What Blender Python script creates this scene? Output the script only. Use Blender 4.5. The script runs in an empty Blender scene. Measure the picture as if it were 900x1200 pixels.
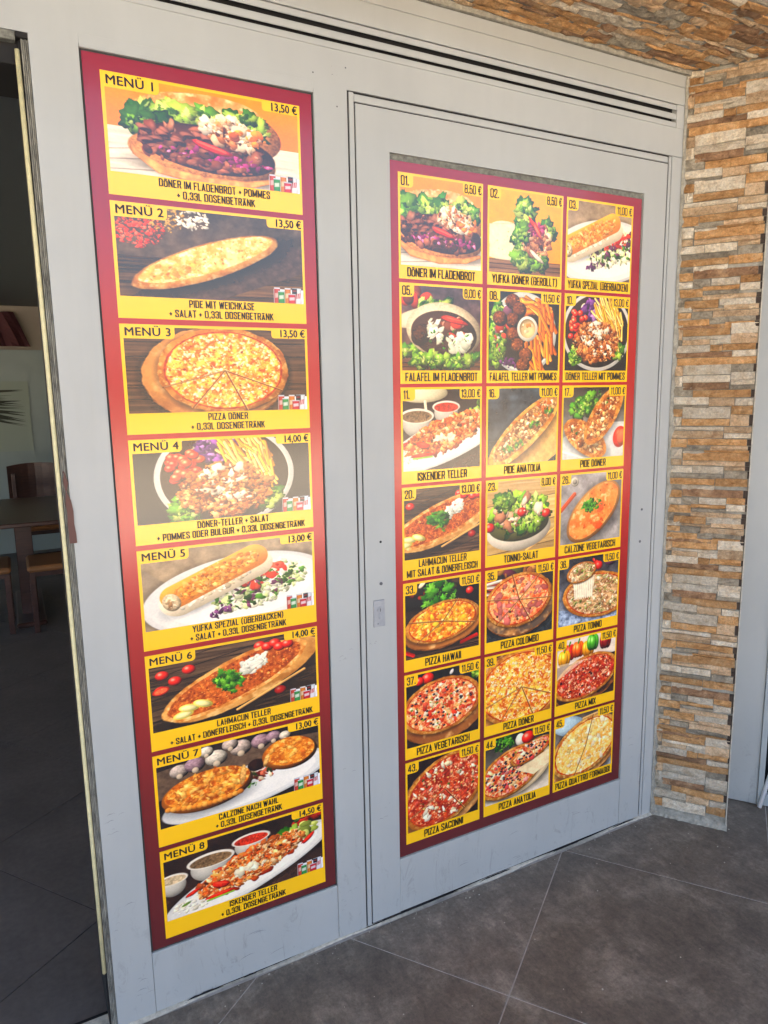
import bpy, bmesh, math, random
import numpy as np
from mathutils import Vector, Matrix
random.seed(7)
S = bpy.context.scene
COL = S.collection
R = math.radians
# ---------------------------------------------------------------- camera
D = 1.6627                       # distance of the metal door wall from the camera
CAMROT = ((0.88342422, 0.09174847 * -1, 0.45950393), (-0.46826409, -0.13719995, 0.87287165))
cd = bpy.data.cameras.new('camera'); cam = bpy.data.objects.new('camera', cd); COL.objects.link(cam); S.camera = cam
ya, pi_, ro = 0.484565660, -0.164914781, -0.0172759656
right = Vector((math.cos(ya), -math.sin(ya), 0)); fwd = Vector((math.sin(ya) * math.cos(pi_), math.cos(ya) * math.cos(pi_), math.sin(pi_)))
up = right.cross(fwd); rr = math.cos(ro) * right + math.sin(ro) * up; uu = -math.sin(ro) * right + math.cos(ro) * up
m = Matrix((rr, uu, -fwd)).transposed().to_4x4(); m.translation = (0, 0, 1.55); cam.matrix_world = m
cd.sensor_fit = 'VERTICAL'; cd.sensor_height = 24; cd.sensor_width = 18; cd.lens = 823.5 / 1200 * 24; cd.clip_start = .02; cd.clip_end = 3000
S.render.resolution_x = 768; S.render.resolution_y = 1024
# ---------------------------------------------------------------- sky, sun, exposure
SUN_EL, SUN_AZ = 52, 40
W = bpy.data.worlds.new('World'); S.world = W; W.use_nodes = True
nt = W.node_tree; sky = nt.nodes.new('ShaderNodeTexSky'); sky.sky_type = 'NISHITA'; sky.sun_disc = False
sky.sun_elevation = R(SUN_EL); sky.sun_rotation = R(SUN_AZ); sky.air_density = .9; sky.dust_density = 7.0; sky.ozone_density = .5
bg = nt.nodes['Background']; nt.links.new(sky.outputs[0], bg.inputs[0]); bg.inputs[1].default_value = .15
sl = bpy.data.lights.new('sun', 'SUN'); sl.energy = 5.0; sl.angle = R(.5); sl.color = (1, .93, .84); so = bpy.data.objects.new('sun', sl); COL.objects.link(so)
sd = Vector((math.sin(R(SUN_AZ)) * math.cos(R(SUN_EL)), math.cos(R(SUN_AZ)) * math.cos(R(SUN_EL)), math.sin(R(SUN_EL))))
so.rotation_euler = sd.to_track_quat('Z', 'Y').to_euler()
S.view_settings.view_transform = 'Standard'; S.view_settings.look = 'None'; S.view_settings.exposure = 3.02; S.view_settings.gamma = 1
S.render.engine = 'CYCLES'; S.cycles.max_bounces = 8; S.cycles.diffuse_bounces = 5; S.cycles.use_denoising = True
# ---------------------------------------------------------------- helpers
def lin(h):
    if not isinstance(h, str): return tuple(h) + (1,)
    c = [int(h[i:i + 2], 16) / 255 for i in (0, 2, 4)]
    return tuple(x / 12.92 if x <= .04045 else ((x + .055) / 1.055) ** 2.4 for x in c) + (1,)
class Mat:
    """small wrapper that builds a principled material with noise driven colour and bump"""
    def __init__(s, name, col, rough=.5, metal=0., spec=.5):
        s.m = bpy.data.materials.new(name); s.m.use_nodes = True; s.nt = s.m.node_tree; s.b = s.nt.nodes['Principled BSDF']
        s.b.inputs['Base Color'].default_value = lin(col); s.b.inputs['Roughness'].default_value = rough; s.b.inputs['Metallic'].default_value = metal
        s.b.inputs['Specular IOR Level'].default_value = spec; s.c = None
        s.pos = s.nt.nodes.new('ShaderNodeNewGeometry').outputs['Position']
    def n(s, t, **kw):
        o = s.nt.nodes.new(t)
        for k, v in kw.items(): setattr(o, k, v)
        return o
    def l(s, a, b): s.nt.links.new(a, b)
    def noise(s, scale, detail=4, rough=.6, stretch=None, dist=0.):
        o = s.n('ShaderNodeTexNoise'); o.inputs['Scale'].default_value = scale; o.inputs['Detail'].default_value = detail; o.inputs['Roughness'].default_value = rough; o.inputs['Distortion'].default_value = dist
        src = s.pos
        if stretch:
            mp = s.n('ShaderNodeMapping'); mp.inputs['Scale'].default_value = stretch; s.l(src, mp.inputs[0]); src = mp.outputs[0]
        s.l(src, o.inputs['Vector']); return o.outputs['Fac']
    def ramp(s, f, pts):
        o = s.n('ShaderNodeValToRGB'); cr = o.color_ramp
        while len(cr.elements) < len(pts): cr.elements.new(.5)
        for e, (p, c) in zip(cr.elements, pts): e.position = p; e.color = lin(c) if isinstance(c, (str, tuple)) else (c, c, c, 1)
        s.l(f, o.inputs[0]); return o.outputs[0]
    def col(s, out): s.l(out, s.b.inputs['Base Color']); s.c = out; return s
    def mul(s, fac_out, a, b, amt=1.):
        o = s.n('ShaderNodeMix', data_type='RGBA', blend_type='MULTIPLY'); o.inputs[0].default_value = amt
        if s.c: s.l(s.c, o.inputs[6])
        else: o.inputs[6].default_value = s.b.inputs['Base Color'].default_value
        s.l(s.ramp(fac_out, ((.3, (a, a, a)), (.7, (b, b, b)))), o.inputs[7]); s.l(o.outputs[2], s.b.inputs['Base Color']); s.c = o.outputs[2]; return s
    def mix(s, fac, c):
        o = s.n('ShaderNodeMix', data_type='RGBA'); s.l(fac, o.inputs[0])
        if s.c: s.l(s.c, o.inputs[6])
        else: o.inputs[6].default_value = s.b.inputs['Base Color'].default_value
        o.inputs[7].default_value = lin(c); s.l(o.outputs[2], s.b.inputs['Base Color']); s.c = o.outputs[2]; return s
    def bump(s, f, strength=.3, dist=.01):
        o = s.n('ShaderNodeBump'); o.inputs['Strength'].default_value = strength; o.inputs['Distance'].default_value = dist; s.l(f, o.inputs['Height'])
        if s.b.inputs['Normal'].links: s.l(s.b.inputs['Normal'].links[0].from_socket, o.inputs['Normal'])
        s.l(o.outputs[0], s.b.inputs['Normal']); return s
    def rvar(s, f, a, b): s.l(s.ramp(f, ((.3, (a, a, a)), (.7, (b, b, b)))), s.b.inputs['Roughness']); return s
    def rand(s):
        return s.n('ShaderNodeObjectInfo').outputs['Random']
def props(o, label=None, cat=None, group=None, kind=None):
    for k, v in (('label', label), ('category', cat), ('group', group), ('kind', kind)):
        if v: o[k] = v
    return o
def link(name, me, parent=None, mat=None):
    o = bpy.data.objects.new(name, me); COL.objects.link(o)
    if mat and me is not None and not me.materials: me.materials.append(mat)
    if parent: o.parent = parent
    return o
def empty(name, loc, label=None, cat=None, group=None, kind=None, parent=None):
    o = bpy.data.objects.new(name, None); COL.objects.link(o); o.location = loc; o.empty_display_size = .1
    if parent: o.parent = parent
    return props(o, label, cat, group, kind)
def mesh(name, vs, fs, mat, parent=None):
    """vs in world metres; the object's origin is put at the parent's origin"""
    me = bpy.data.meshes.new(name); off = Vector(parent.matrix_world.translation) if parent else Vector((0, 0, 0))
    if parent: off = worldloc(parent)
    me.from_pydata([tuple(Vector(v) - off) for v in vs], [], fs); me.update()
    return link(name, me, parent, mat)
def worldloc(o):
    v = Vector(o.location)
    while o.parent: o = o.parent; v += Vector(o.location)
    return v
ID = (Vector((1, 0, 0)), Vector((0, 1, 0)), Vector((0, 0, 1)), Vector((0, 0, 0)))
A2 = Vector((0.59004733, -0.80736865, 0)); N2 = Vector((-0.80736865, -0.59004733, 0)); CORN = Vector((1.97446, D, 0))
ST = (A2, N2, Vector((0, 0, 1)), CORN)          # stone wall frame: s along the wall, v out of it, z up
def fr(F, p): return F[0] * p[0] + F[1] * p[1] + F[2] * p[2] + F[3]
def boxes(name, L, mat, parent=None, F=ID, bev=.0, seg=1, smooth=False):
    """one mesh object from a list of boxes (x0,x1,y0,y1,z0,z1) in frame F"""
    bm = bmesh.new()
    for x0, x1, y0, y1, z0, z1 in L:
        b = bmesh.new(); q = [b.verts.new((x, y, z)) for x in (x0, x1) for y in (y0, y1) for z in (z0, z1)]
        for f in ((0, 1, 3, 2), (4, 6, 7, 5), (0, 4, 5, 1), (2, 3, 7, 6), (0, 2, 6, 4), (1, 5, 7, 3)): b.faces.new([q[i] for i in f])
        if bev: bmesh.ops.bevel(b, geom=b.edges[:], offset=min(bev, .4 * min(x1 - x0, y1 - y0, z1 - z0)), segments=seg, affect='EDGES', profile=.5)
        t = bpy.data.meshes.new('t'); b.to_mesh(t); bm.from_mesh(t); bpy.data.meshes.remove(t); b.free()
    off = worldloc(parent) if parent else Vector((0, 0, 0))
    for v in bm.verts: v.co = fr(F, v.co) - off
    bmesh.ops.recalc_face_normals(bm, faces=bm.faces[:])
    me = bpy.data.meshes.new(name); bm.to_mesh(me); bm.free()
    if smooth: me.shade_smooth()
    return link(name, me, parent, mat)
def tube(name, pts, r, mat, parent=None, n=10, cap=True):
    """round bar through world points, radius r (or a list)"""
    pts = [Vector(p) for p in pts]; rs = r if isinstance(r, (list, tuple)) else [r] * len(pts); vs = []; fs = []
    for i, p in enumerate(pts):
        d = (pts[min(i + 1, len(pts) - 1)] - pts[max(i - 1, 0)]).normalized(); a = d.orthogonal().normalized() if i == 0 else (a - d * a.dot(d)).normalized(); b = d.cross(a)
        for k in range(n): t = 6.28318 * k / n; vs.append(p + (a * math.cos(t) + b * math.sin(t)) * rs[i])
    for i in range(len(pts) - 1):
        for k in range(n): k2 = (k + 1) % n; fs.append((i * n + k, i * n + k2, (i + 1) * n + k2, (i + 1) * n + k))
    if cap: fs += [tuple(range(n))[::-1], tuple(range((len(pts) - 1) * n, len(pts) * n))]
    o = mesh(name, vs, fs, mat, parent)
    for p in o.data.polygons: p.use_smooth = len(p.vertices) == 4
    return o
# ---------------------------------------------------------------- printed food pictures (flat print, drawn pixel by pixel)
def vnoise(h, w, cell, rg, cy=None):
    cy = cy or cell
    gh, gw = int(h / cy) + 3, int(w / cell) + 3
    g = rg.random((gh, gw))
    y = np.arange(h) / cy; x = np.arange(w) / cell
    yi = y.astype(int); xi = x.astype(int); fy = y - yi; fx = x - xi
    fy = (fy * fy * (3 - 2 * fy))[:, None]; fx = (fx * fx * (3 - 2 * fx))[None, :]
    a = g[yi][:, xi]; b = g[yi][:, xi + 1]; c = g[yi + 1][:, xi]; d = g[yi + 1][:, xi + 1]
    return (a * (1 - fx) + b * fx) * (1 - fy) + (c * (1 - fx) + d * fx) * fy
def fbm(h, w, cell, rg, octs=3, cy=None):
    o = 0; t = 0; a = 1.; cy = cy or cell
    for _ in range(octs):
        if cell < 1.2 or cy < 1.2: break
        o = o + a * vnoise(h, w, cell, rg, cy); t += a; a *= .55; cell /= 2; cy /= 2
    return o / t
def hx(s): return np.array([int(s[i:i + 2], 16) / 255 for i in (0, 2, 4)])
class Paint:
    def __init__(s, asp, R=240, seed=1, col='333333'):
        s.R = R; s.H = R; s.W = int(R * asp); s.asp = asp; s.rg = np.random.default_rng(seed)
        s.im = np.ones((s.H, s.W, 3)) * hx(col); s.v = (0, 0, 1.)
    def T(s, x, y): return s.v[0] + x * s.v[2], s.v[1] + y * s.v[2]
    def win(s, x0, y0, x1, y1):
        R = s.R; a = max(0, int(y0 * R) - 1); b = min(s.H, int(y1 * R) + 2); c = max(0, int(x0 * R) - 1); d = min(s.W, int(x1 * R) + 2)
        if a >= b or c >= d: return None
        return (slice(a, b), slice(c, d)), (np.arange(c, d)[None, :] + .5) / R, (np.arange(a, b)[:, None] + .5) / R
    def put(s, sl, m, col): s.im[sl] = s.im[sl] * (1 - m[..., None]) + col * m[..., None]
    def blob(s, x, y, rx, ry=None, ang=0, col='ffffff', wob=0., k=3, sh=.35, edge=.35, al=1., soft=1.3, gl=0., nz=0., frill=0.):
        x, y = s.T(x, y); z = s.v[2]; rx *= z; ry = (ry * z if ry else rx); m = max(rx, ry) * (1 + wob + frill)
        w = s.win(x - m, y - m, x + m, y + m)
        if w is None: return
        sl, X, Y = w; dx = X - x; dy = Y - y; c, n = math.cos(ang), math.sin(ang)
        u = (dx * c + dy * n) / rx; v = (-dx * n + dy * c) / ry; r = np.sqrt(u * u + v * v)
        if wob or frill:
            th = np.arctan2(v, u); p = s.rg.random(3) * 6.3
            r = r / (1 + wob * .7 * (.6 * np.sin(2 * th + p[0]) + .5 * np.sin(3 * th + p[1]) + .35 * np.sin(5 * th + 2 * p[0])) + frill * np.sin(11 * th + p[2]))
        mk = np.clip((1 - r) * min(rx, ry) * s.R / soft, 0, 1) * al
        L = 1 - sh * (dx * .55 + dy * .85) / max(rx, ry) - edge * np.clip(r, 0, 1) ** 3
        if nz: L = L * (1 + nz * (fbm(*r.shape, max(3, nz * 0 + s.R * .02), s.rg, 2) - .5) * 2)
        C = (hx(col) if isinstance(col, str) else col) * L[..., None]
        if gl: C = C + gl * np.exp(-((u + .3) ** 2 + (v + .35) ** 2) * 9)[..., None]
        s.put(sl, mk, np.clip(C, 0, 1))
    def shadow(s, x, y, rx, ry, ang=0, al=.6, soft=.3):
        x, y = s.T(x, y); z = s.v[2]; rx *= z; ry *= z; m = max(rx, ry) * (1 + soft)
        w = s.win(x - m, y - m, x + m, y + m)
        if w is None: return
        sl, X, Y = w; dx = X - x; dy = Y - y; c, n = math.cos(ang), math.sin(ang)
        r = np.sqrt(((dx * c + dy * n) / rx) ** 2 + ((-dx * n + dy * c) / ry) ** 2)
        s.put(sl, np.clip((1 + soft - r) / (2 * soft), 0, 1) * al, np.zeros(3) + .03)
    def poly(s, pts, col, al=1., sh=0., nz=0.):
        pts = [s.T(*p) for p in pts]; xs = [p[0] for p in pts]; ys = [p[1] for p in pts]
        w = s.win(min(xs), min(ys), max(xs), max(ys))
        if w is None: return
        sl, X, Y = w; ins = np.zeros((Y.shape[0], X.shape[1]), bool); dmin = np.full(ins.shape, 9.)
        for i in range(len(pts)):
            (x0, y0), (x1, y1) = pts[i - 1], pts[i]
            if y0 != y1: ins ^= ((Y < y0) != (Y < y1)) & (X < (x1 - x0) * (Y - y0) / (y1 - y0) + x0)
            L = (x1 - x0) ** 2 + (y1 - y0) ** 2 + 1e-9; t = np.clip(((X - x0) * (x1 - x0) + (Y - y0) * (y1 - y0)) / L, 0, 1)
            dmin = np.minimum(dmin, np.hypot(X - x0 - t * (x1 - x0), Y - y0 - t * (y1 - y0)))
        sd = np.where(ins, dmin, -dmin) * s.R; mk = np.clip(sd / 1.2 + .5, 0, 1) * al
        L = 1 - sh * np.clip(1 - sd / 5, 0, 1)
        if nz: L = L * (1 + nz * 2 * (fbm(*ins.shape, s.R * .05, s.rg) - .5))
        s.put(sl, mk, np.clip((hx(col) if isinstance(col, str) else col) * L[..., None], 0, 1))
    def bar(s, x0, y0, x1, y1, w, col, sh=.5, al=1.):
        a, b = s.T(x0, y0); c, d = s.T(x1, y1); w *= s.v[2]
        q = s.win(min(a, c) - w, min(b, d) - w, max(a, c) + w, max(b, d) + w)
        if q is None: return
        sl, X, Y = q; L = (c - a) ** 2 + (d - b) ** 2 + 1e-9; t = np.clip(((X - a) * (c - a) + (Y - b) * (d - b)) / L, 0, 1)
        e = np.hypot(X - a - t * (c - a), Y - b - t * (d - b)); sg = ((X - a) * (d - b) - (Y - b) * (c - a)) / math.sqrt(L) / w
        s.put(sl, np.clip((w - e) * s.R / 1.2 + .5, 0, 1) * al, np.clip((hx(col) if isinstance(col, str) else col) * (1 + sh * np.clip(sg, -1, 1) * (1 if d < b else -1) * .6)[..., None], 0, 1))
    def strip(s, x0, y0, x1, y1, w, col):
        a = math.atan2(y1 - y0, x1 - x0); L = math.hypot(x1 - x0, y1 - y0)
        s.blob((x0 + x1) / 2, (y0 + y1) / 2 + .008, L * .56, w * 1.1, a, hx(col) * .55, wob=.15, sh=.1)
        s.blob((x0 + x1) / 2, (y0 + y1) / 2, L * .55, w, a, col, wob=.18, sh=.3, edge=.35, nz=.2)
        s.blob((x0 + x1) / 2, (y0 + y1) / 2 - w * .3, L * .4, w * .35, a, np.clip(hx(col) * 1.1 + .14, 0, 1), wob=.3, sh=.1, edge=0, al=.7)
    def grad(s, c0, c1, noise=0.):
        t = (np.arange(s.H) / s.H)[:, None, None]; s.im = hx(c0) * (1 - t) + hx(c1) * t + np.zeros((s.H, s.W, 1))
        if noise: s.im *= (1 + noise * 2 * (fbm(s.H, s.W, s.R * .12, s.rg, 4) - .5))[..., None]
    def wood(s, c, d, n=5, y0=0., slant=0.):
        a = int(y0 * s.H); h = s.H - a; g = fbm(h, s.W, s.R * .5, s.rg, 4, s.R * .02); pl = np.zeros((h, s.W))
        yy = np.arange(h)[:, None] / h * n + slant * np.arange(s.W)[None, :] / s.W; i = np.floor(yy).astype(int); i -= i.min()
        tone = s.rg.random(i.max() + 1)[i]; f = yy - np.floor(yy); gap = np.clip(1 - np.minimum(f, 1 - f) * h / n / 1.6, 0, 1)
        t = np.clip(g * 1.3 - .15, 0, 1)[..., None]
        s.im[a:] = (hx(c) * t + hx(d) * (1 - t)) * (.75 + .5 * tone)[..., None] * (1 - .75 * gap)[..., None]
    def speck(s, x, y, rx, ry, ang, n, size, cols, **kw):
        rg = s.rg; c, d = math.cos(ang), math.sin(ang)
        for _ in range(n):
            r = math.sqrt(rg.random()); t = rg.random() * 6.283; a = rx * r * math.cos(t); b = ry * r * math.sin(t)
            z = size * (.45 + 1.05 * rg.random() ** 1.3)
            if size < .06: kw['edge'] = min(kw.get('edge', .35), .25) ; kw['sh'] = min(kw.get('sh', .35), .42)
            s.blob(x + a * c - b * d, y + a * d + b * c, z * 1.1, z * (.32 + .6 * rg.random()), rg.random() * 3.14, hx(cols[rg.integers(len(cols))]) * (.8 + .35 * rg.random()), **kw)
    def lettuce(s, x, y, rx, ry, ang=0, n=14, size=.08, cols=('6f9c30', '55842a', '93b44c', '3f6c22', 'b2c868')):
        s.speck(x, y, rx, ry, ang, n, size * 1.2, ('2f5d18', '3d7a20'), wob=.3, frill=.07, sh=.3, edge=.5)
        s.speck(x, y, rx, ry, ang, n * 2, size * 1.05, cols, wob=.35, frill=.07, sh=.5, edge=.5)
        s.speck(x, y, rx, ry, ang, n * 4, size * .34, ('c4d686', '94b44a', '2f5c1c', '7fa83a', '24441a'), wob=.4, frill=.1, sh=.6, edge=.3, al=.75)
    def meat(s, x, y, rx, ry, ang=0, n=60, size=.035, cols=('8a4a28', '6b351c', 'a8663a', 'c08a5a', '4f2613', 'b57a4a')):
        s.speck(x, y, rx, ry, ang, int(n * 1.3), size, cols, wob=.35, sh=.5, edge=.5, gl=.12); s.speck(x, y, rx, ry, ang, int(n * 1.5), size * .42, cols + ('e8c49a', '3a1a0c'), wob=.4, sh=.4, al=.8)
    def fries(s, x, y, rx, ry, n, ln, ang, cols=('e9b64a', 'f3cf73', 'd99a35', 'f7dc8e'), w=.014, sp=.5):
        for _ in range(n):
            r = math.sqrt(s.rg.random()); t = s.rg.random() * 6.283; a = x + rx * r * math.cos(t); b = y + ry * r * math.sin(t)
            an = ang + (s.rg.random() - .5) * 2 * sp; L = ln * (.6 + .5 * s.rg.random()); c, d = math.cos(an) * L / 2, math.sin(an) * L / 2
            s.bar(a - c, b - d + .006, a + c, b + d + .006, w * 1.25, '7a4513', 0, .7)
            s.bar(a - c, b - d, a + c, b + d, w, hx(cols[s.rg.integers(len(cols))]) * (.85 + .2 * s.rg.random()), .7)
    def tomato(s, x, y, r, c='d3281c'):
        s.blob(x, y, r, r * .9, 0, c, sh=.5, edge=.5, gl=.5)
    def slice_tom(s, x, y, r, ry=None, ang=0):
        s.blob(x, y, r, ry or r * .6, ang, 'c9301d', edge=.3, sh=.2); s.blob(x, y, r * .8, (ry or r * .6) * .75, ang, 'e8694a', edge=.1, sh=.1)
        s.speck(x, y, r * .55, (ry or r * .6) * .5, ang, 6, r * .14, ('f3c07a', 'c9301d'), sh=.1)
    def parsley(s, x, y, r, n=26):
        s.speck(x, y, r, r * .8, 0, n, r * .3, ('2f6a1c', '4a8a2a', '1f4d14', '6aa53a'), wob=.4, frill=.2, sh=.5, edge=.4)
    def plate(s, x, y, rx, ry, ang=0, c='eceef2'):
        s.shadow(x + .01, y + .03, rx, ry, ang, .6, .15); s.blob(x, y, rx, ry, ang, c, sh=.08, edge=.2, soft=1.5)
        s.blob(x, y, rx * .93, ry * .92, ang, hx(c) * .93, sh=-.05, edge=.03); s.blob(x, y, rx * .8, ry * .78, ang, hx(c) * .98, sh=-.06, edge=0)
    def bowl(s, x, y, rx, ry, dep, inner, c='e6e4e0', cols=None):
        s.blob(x, y + dep * .6, rx * .85, ry + dep * .6, 0, hx(c) * .82, sh=.25, edge=.3); s.blob(x, y, rx, ry, 0, c, sh=.05, edge=.1)
        s.blob(x, y + ry * .08, rx * .88, ry * .78, 0, inner, sh=-.2, edge=-.1, nz=.3)
        s.speck(x, y + ry * .1, rx * .75, ry * .6, 0, 24, rx * .07, cols or (inner, inner), sh=.4)
    def can(s, x, y, w, h, c, c2):
        s.poly([(x, y), (x + w, y), (x + w, y + h), (x, y + h)], c, sh=.25); s.poly([(x, y), (x + w, y), (x + w, y + h * .09), (x, y + h * .09)], 'c9ccd0')
        s.poly([(x + w * .12, y + h * .35), (x + w * .88, y + h * .3), (x + w * .88, y + h * .6), (x + w * .12, y + h * .65)], c2, sh=.1)
    def cans(s):
        v = s.v; s.v = (0, 0, 1.); x = s.asp - .31; y = .8
        s.poly([(x, y + .03), (s.asp, y + .03), (s.asp, 1), (x, 1)], 'f2f1ef')
        for i, (c, c2) in enumerate((('d9412f', 'f0b9a8'), ('e8801f', 'f6d2a0'), ('f0f0ee', 'c8362c'))): s.can(x + .004 + i * .11, y + .01, .062, .2, np.array(hx(c)) * .9, np.array(hx(c2)) * .9)
        s.can(x + .045, y + .05, .065, .16, '2f8a3c', 'd0dcc0'); s.can(x + .15, y + .08, .075, .13, 'c8202a', 'e4c5c5')
        s.can(x + .19, y + .01, .052, .07, '222222', '8a2a2a')
        for k in range(4): s.bar(x + .235 + k * .018, y + .19, x + .248 + k * .018, y + .08, .004, 'e8d8d8', 0)
        s.v = v
    def disc(s, x, y, rx, ry, ang, base, dark, pale, cell=.05, al=1.):
        x, y = s.T(x, y); z = s.v[2]; rx *= z; ry *= z; m = max(rx, ry); w = s.win(x - m, y - m, x + m, y + m)
        if w is None: return
        sl, X, Y = w; dx = X - x; dy = Y - y; c, n = math.cos(ang), math.sin(ang)
        r = np.sqrt(((dx * c + dy * n) / rx) ** 2 + ((-dx * n + dy * c) / ry) ** 2); h, q = r.shape
        r = r * (1 + .05 * (fbm(h, q, s.R * .08, s.rg) - .5))
        n1 = np.clip(fbm(h, q, max(2.5, s.R * cell * z), s.rg, 4) * 2.6 - .8, 0, 1)[..., None]; n2 = np.clip(fbm(h, q, max(2.5, s.R * cell * .6 * z), s.rg, 3) * 4 - 2.2, 0, 1)[..., None]
        C = hx(dark) * (1 - n1) + hx(base) * n1; C = C * (1 - n2) + hx(pale) * n2
        s.put(sl, np.clip((1 - r) * min(rx, ry) * s.R / 1.5, 0, 1) * al, C)
    def pizza(s, x, y, rx, ry, ang=0, kind='doner', cut=(), board='b98550', crust='d8964a', bo=(.0, .05), bs=1.08, n=1.):
        if s.asp < 1.3 and rx > .45: rx *= 1.1; ry *= 1.1; n *= 1.25
        if board:
            s.shadow(x + bo[0], y + bo[1] + .04, rx * bs, ry * bs, ang, .7, .12)
            s.disc(x + bo[0], y + bo[1] + .02, rx * bs, ry * bs, ang, '8a5c34', '5e3a1c', '8a5c34', .08)
            s.disc(x + bo[0], y + bo[1], rx * bs, ry * bs, ang, board, '8a5c34', 'd8ab78', .2)
        s.shadow(x, y + .02, rx, ry, ang, .6, .08)
        s.blob(x, y + .012, rx, ry, ang, hx(crust) * .7, sh=.2, edge=.3)
        s.disc(x, y, rx, ry, ang, crust, '9c5a20', 'f0c888', .07)
        s.blob(x, y, rx, ry, ang, crust, sh=.3, edge=.55, al=.35)
        q = .88
        st = dict(doner=('f0c45c', 'b8561c', 'fbeecb'), hawaii=('f0b23c', 'b5501a', 'fbdf8c'), red=('c4502c', '7c2212', 'f0c9a0'), cheese=('f2cf86', 'd99a4a', 'fdf3da'),
                  colombo=('efb07a', 'c4502c', 'f8dcae'), tonno=('d8b48c', '7c5236', 'f4e6cf'), veg=('e8b07a', 'b03a1c', 'f8e8cc'))[dict(doner='doner', hawaii='hawaii', mix='red', saconni='red', anatolia='veg', quattro='cheese', colombo='colombo', tonno='tonno', veg='veg')[kind]]
        s.disc(x, y, rx * (q + .03), ry * (q + .03), ang, 'a8421c', '7c2a10', 'd0682c', .05)
        s.disc(x, y, rx * q, ry * q, ang, *st, cell=.045)
        A = (x, y, rx * q * .95, ry * q * .95, ang); N = lambda k: int(k * n)
        S = s.speck
        if kind == 'doner':
            S(*A, N(170), .018, ('fbf3dc', 'f8e6b8', 'f2cf7a'), wob=.4, sh=.2, edge=.15, al=.9); S(*A, N(150), .013, ('a8501c', 'c46a24', '8a3c14', 'b87a34'), wob=.3, sh=.4, al=.85); S(*A, N(60), .012, ('fdf8ea',), wob=.4, sh=.2)
        elif kind == 'hawaii':
            S(*A, N(50), .034, ('f6c94a', 'f9da72', 'eeb43a'), wob=.25, sh=.3, edge=.4); S(*A, N(70), .016, ('c9682c', 'e39a3a', 'fbe9a8'), wob=.3, sh=.3, al=.85)
        elif kind == 'colombo':
            S(*A, N(30), .06, ('cf7a74', 'd98f86', 'c26a66'), wob=.12, sh=.12, edge=.3); S(*A, N(70), .016, ('f6dca8', 'e8a85c', 'b54a28'), wob=.3, sh=.3, al=.8); S(*A, N(10), .02, ('3a2a22', '6a4a3a'), sh=.4)
        elif kind == 'mix':
            S(*A, N(90), .028, ('b8443a', 'd9857a', 'a8322a', 'e0a088'), wob=.3, sh=.3, edge=.4); S(*A, N(60), .018, ('f4ddc0', '3a1c18', '6a2a20', 'fbeedd'), wob=.3, sh=.4)
        elif kind == 'saconni':
            S(*A, N(70), .034, ('c45a4a', 'a83c2c', 'd98a74'), wob=.35, sh=.3, edge=.4); S(*A, N(26), .042, ('efe6d4', 'e3d4b4', 'f8f2e4'), wob=.35, sh=.35, edge=.35); S(*A, N(80), .016, ('f2dcb0', '7a2a1c', '4a5a2a', 'e8b46a'), wob=.3, sh=.4)
        elif kind == 'tonno':
            S(*A, N(80), .032, ('efe2cc', 'd8bf9c', '8a6a4c', 'b89470'), wob=.35, sh=.35, edge=.45); S(*A, N(50), .016, ('6a7a3a', '4f5a2a', '8c9a4c'), wob=.3, sh=.4)
            for _ in range(N(26)): t = s.rg.random() * 6.28; r = s.rg.random() ** .5 * .8; a, b = x + rx * r * math.cos(t), y + ry * r * math.sin(t); s.bar(a, b, a + .07, b + .03 * s.rg.standard_normal(), .006, '9aa06a', .4)
        elif kind in ('veg', 'anatolia'):
            S(*A, N(60), .03, ('f6e8d0', 'fbf4e6', 'f0cfa0'), wob=.35, sh=.3, edge=.35); S(*A, N(40), .03, ('cf4028', 'd9604a') if kind == 'veg' else ('b8484a', 'd98a8a'), wob=.25, sh=.3, edge=.4)
            S(*A, N(60), .014, ('6a7a2a', 'a8b84a', '8a3018'), wob=.3, sh=.4)
            for _ in range(N(26 if kind == 'veg' else 46)):
                t = s.rg.random() * 6.28; r = s.rg.random() ** .5 * .9; a, b = rx * q * r * math.cos(t), ry * q * r * math.sin(t); c, d = math.cos(ang), math.sin(ang)
                s.blob(x + a * c - b * d, y + a * d + b * c, .022, .017, 0, '1c1420', gl=.35, edge=.3); s.blob(x + a * c - b * d, y + a * d + b * c, .008, .006, 0, '6a4a4a')
        elif kind == 'quattro':
            S(*A, N(60), .04, ('fdf4dc', 'f8e2ae', 'f2cf86'), wob=.4, sh=.15, edge=.2, al=.9); S(*A, N(40), .022, ('d9963f', 'e8b05c', 'c9803a'), wob=.4, sh=.2, al=.7)
        for a in cut:
            c, d = math.cos(a), math.sin(a); u, v = rx * c, ry * d; p, r = math.cos(ang), math.sin(ang)
            ex, ey = x + u * p - v * r, y + u * r + v * p; s.bar(x, y, ex, ey, .008, '4a200c', 0, .8); s.bar(x + .009, y - .004, ex + .009, ey - .004, .004, 'fbe6b0', 0, .5)

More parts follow.
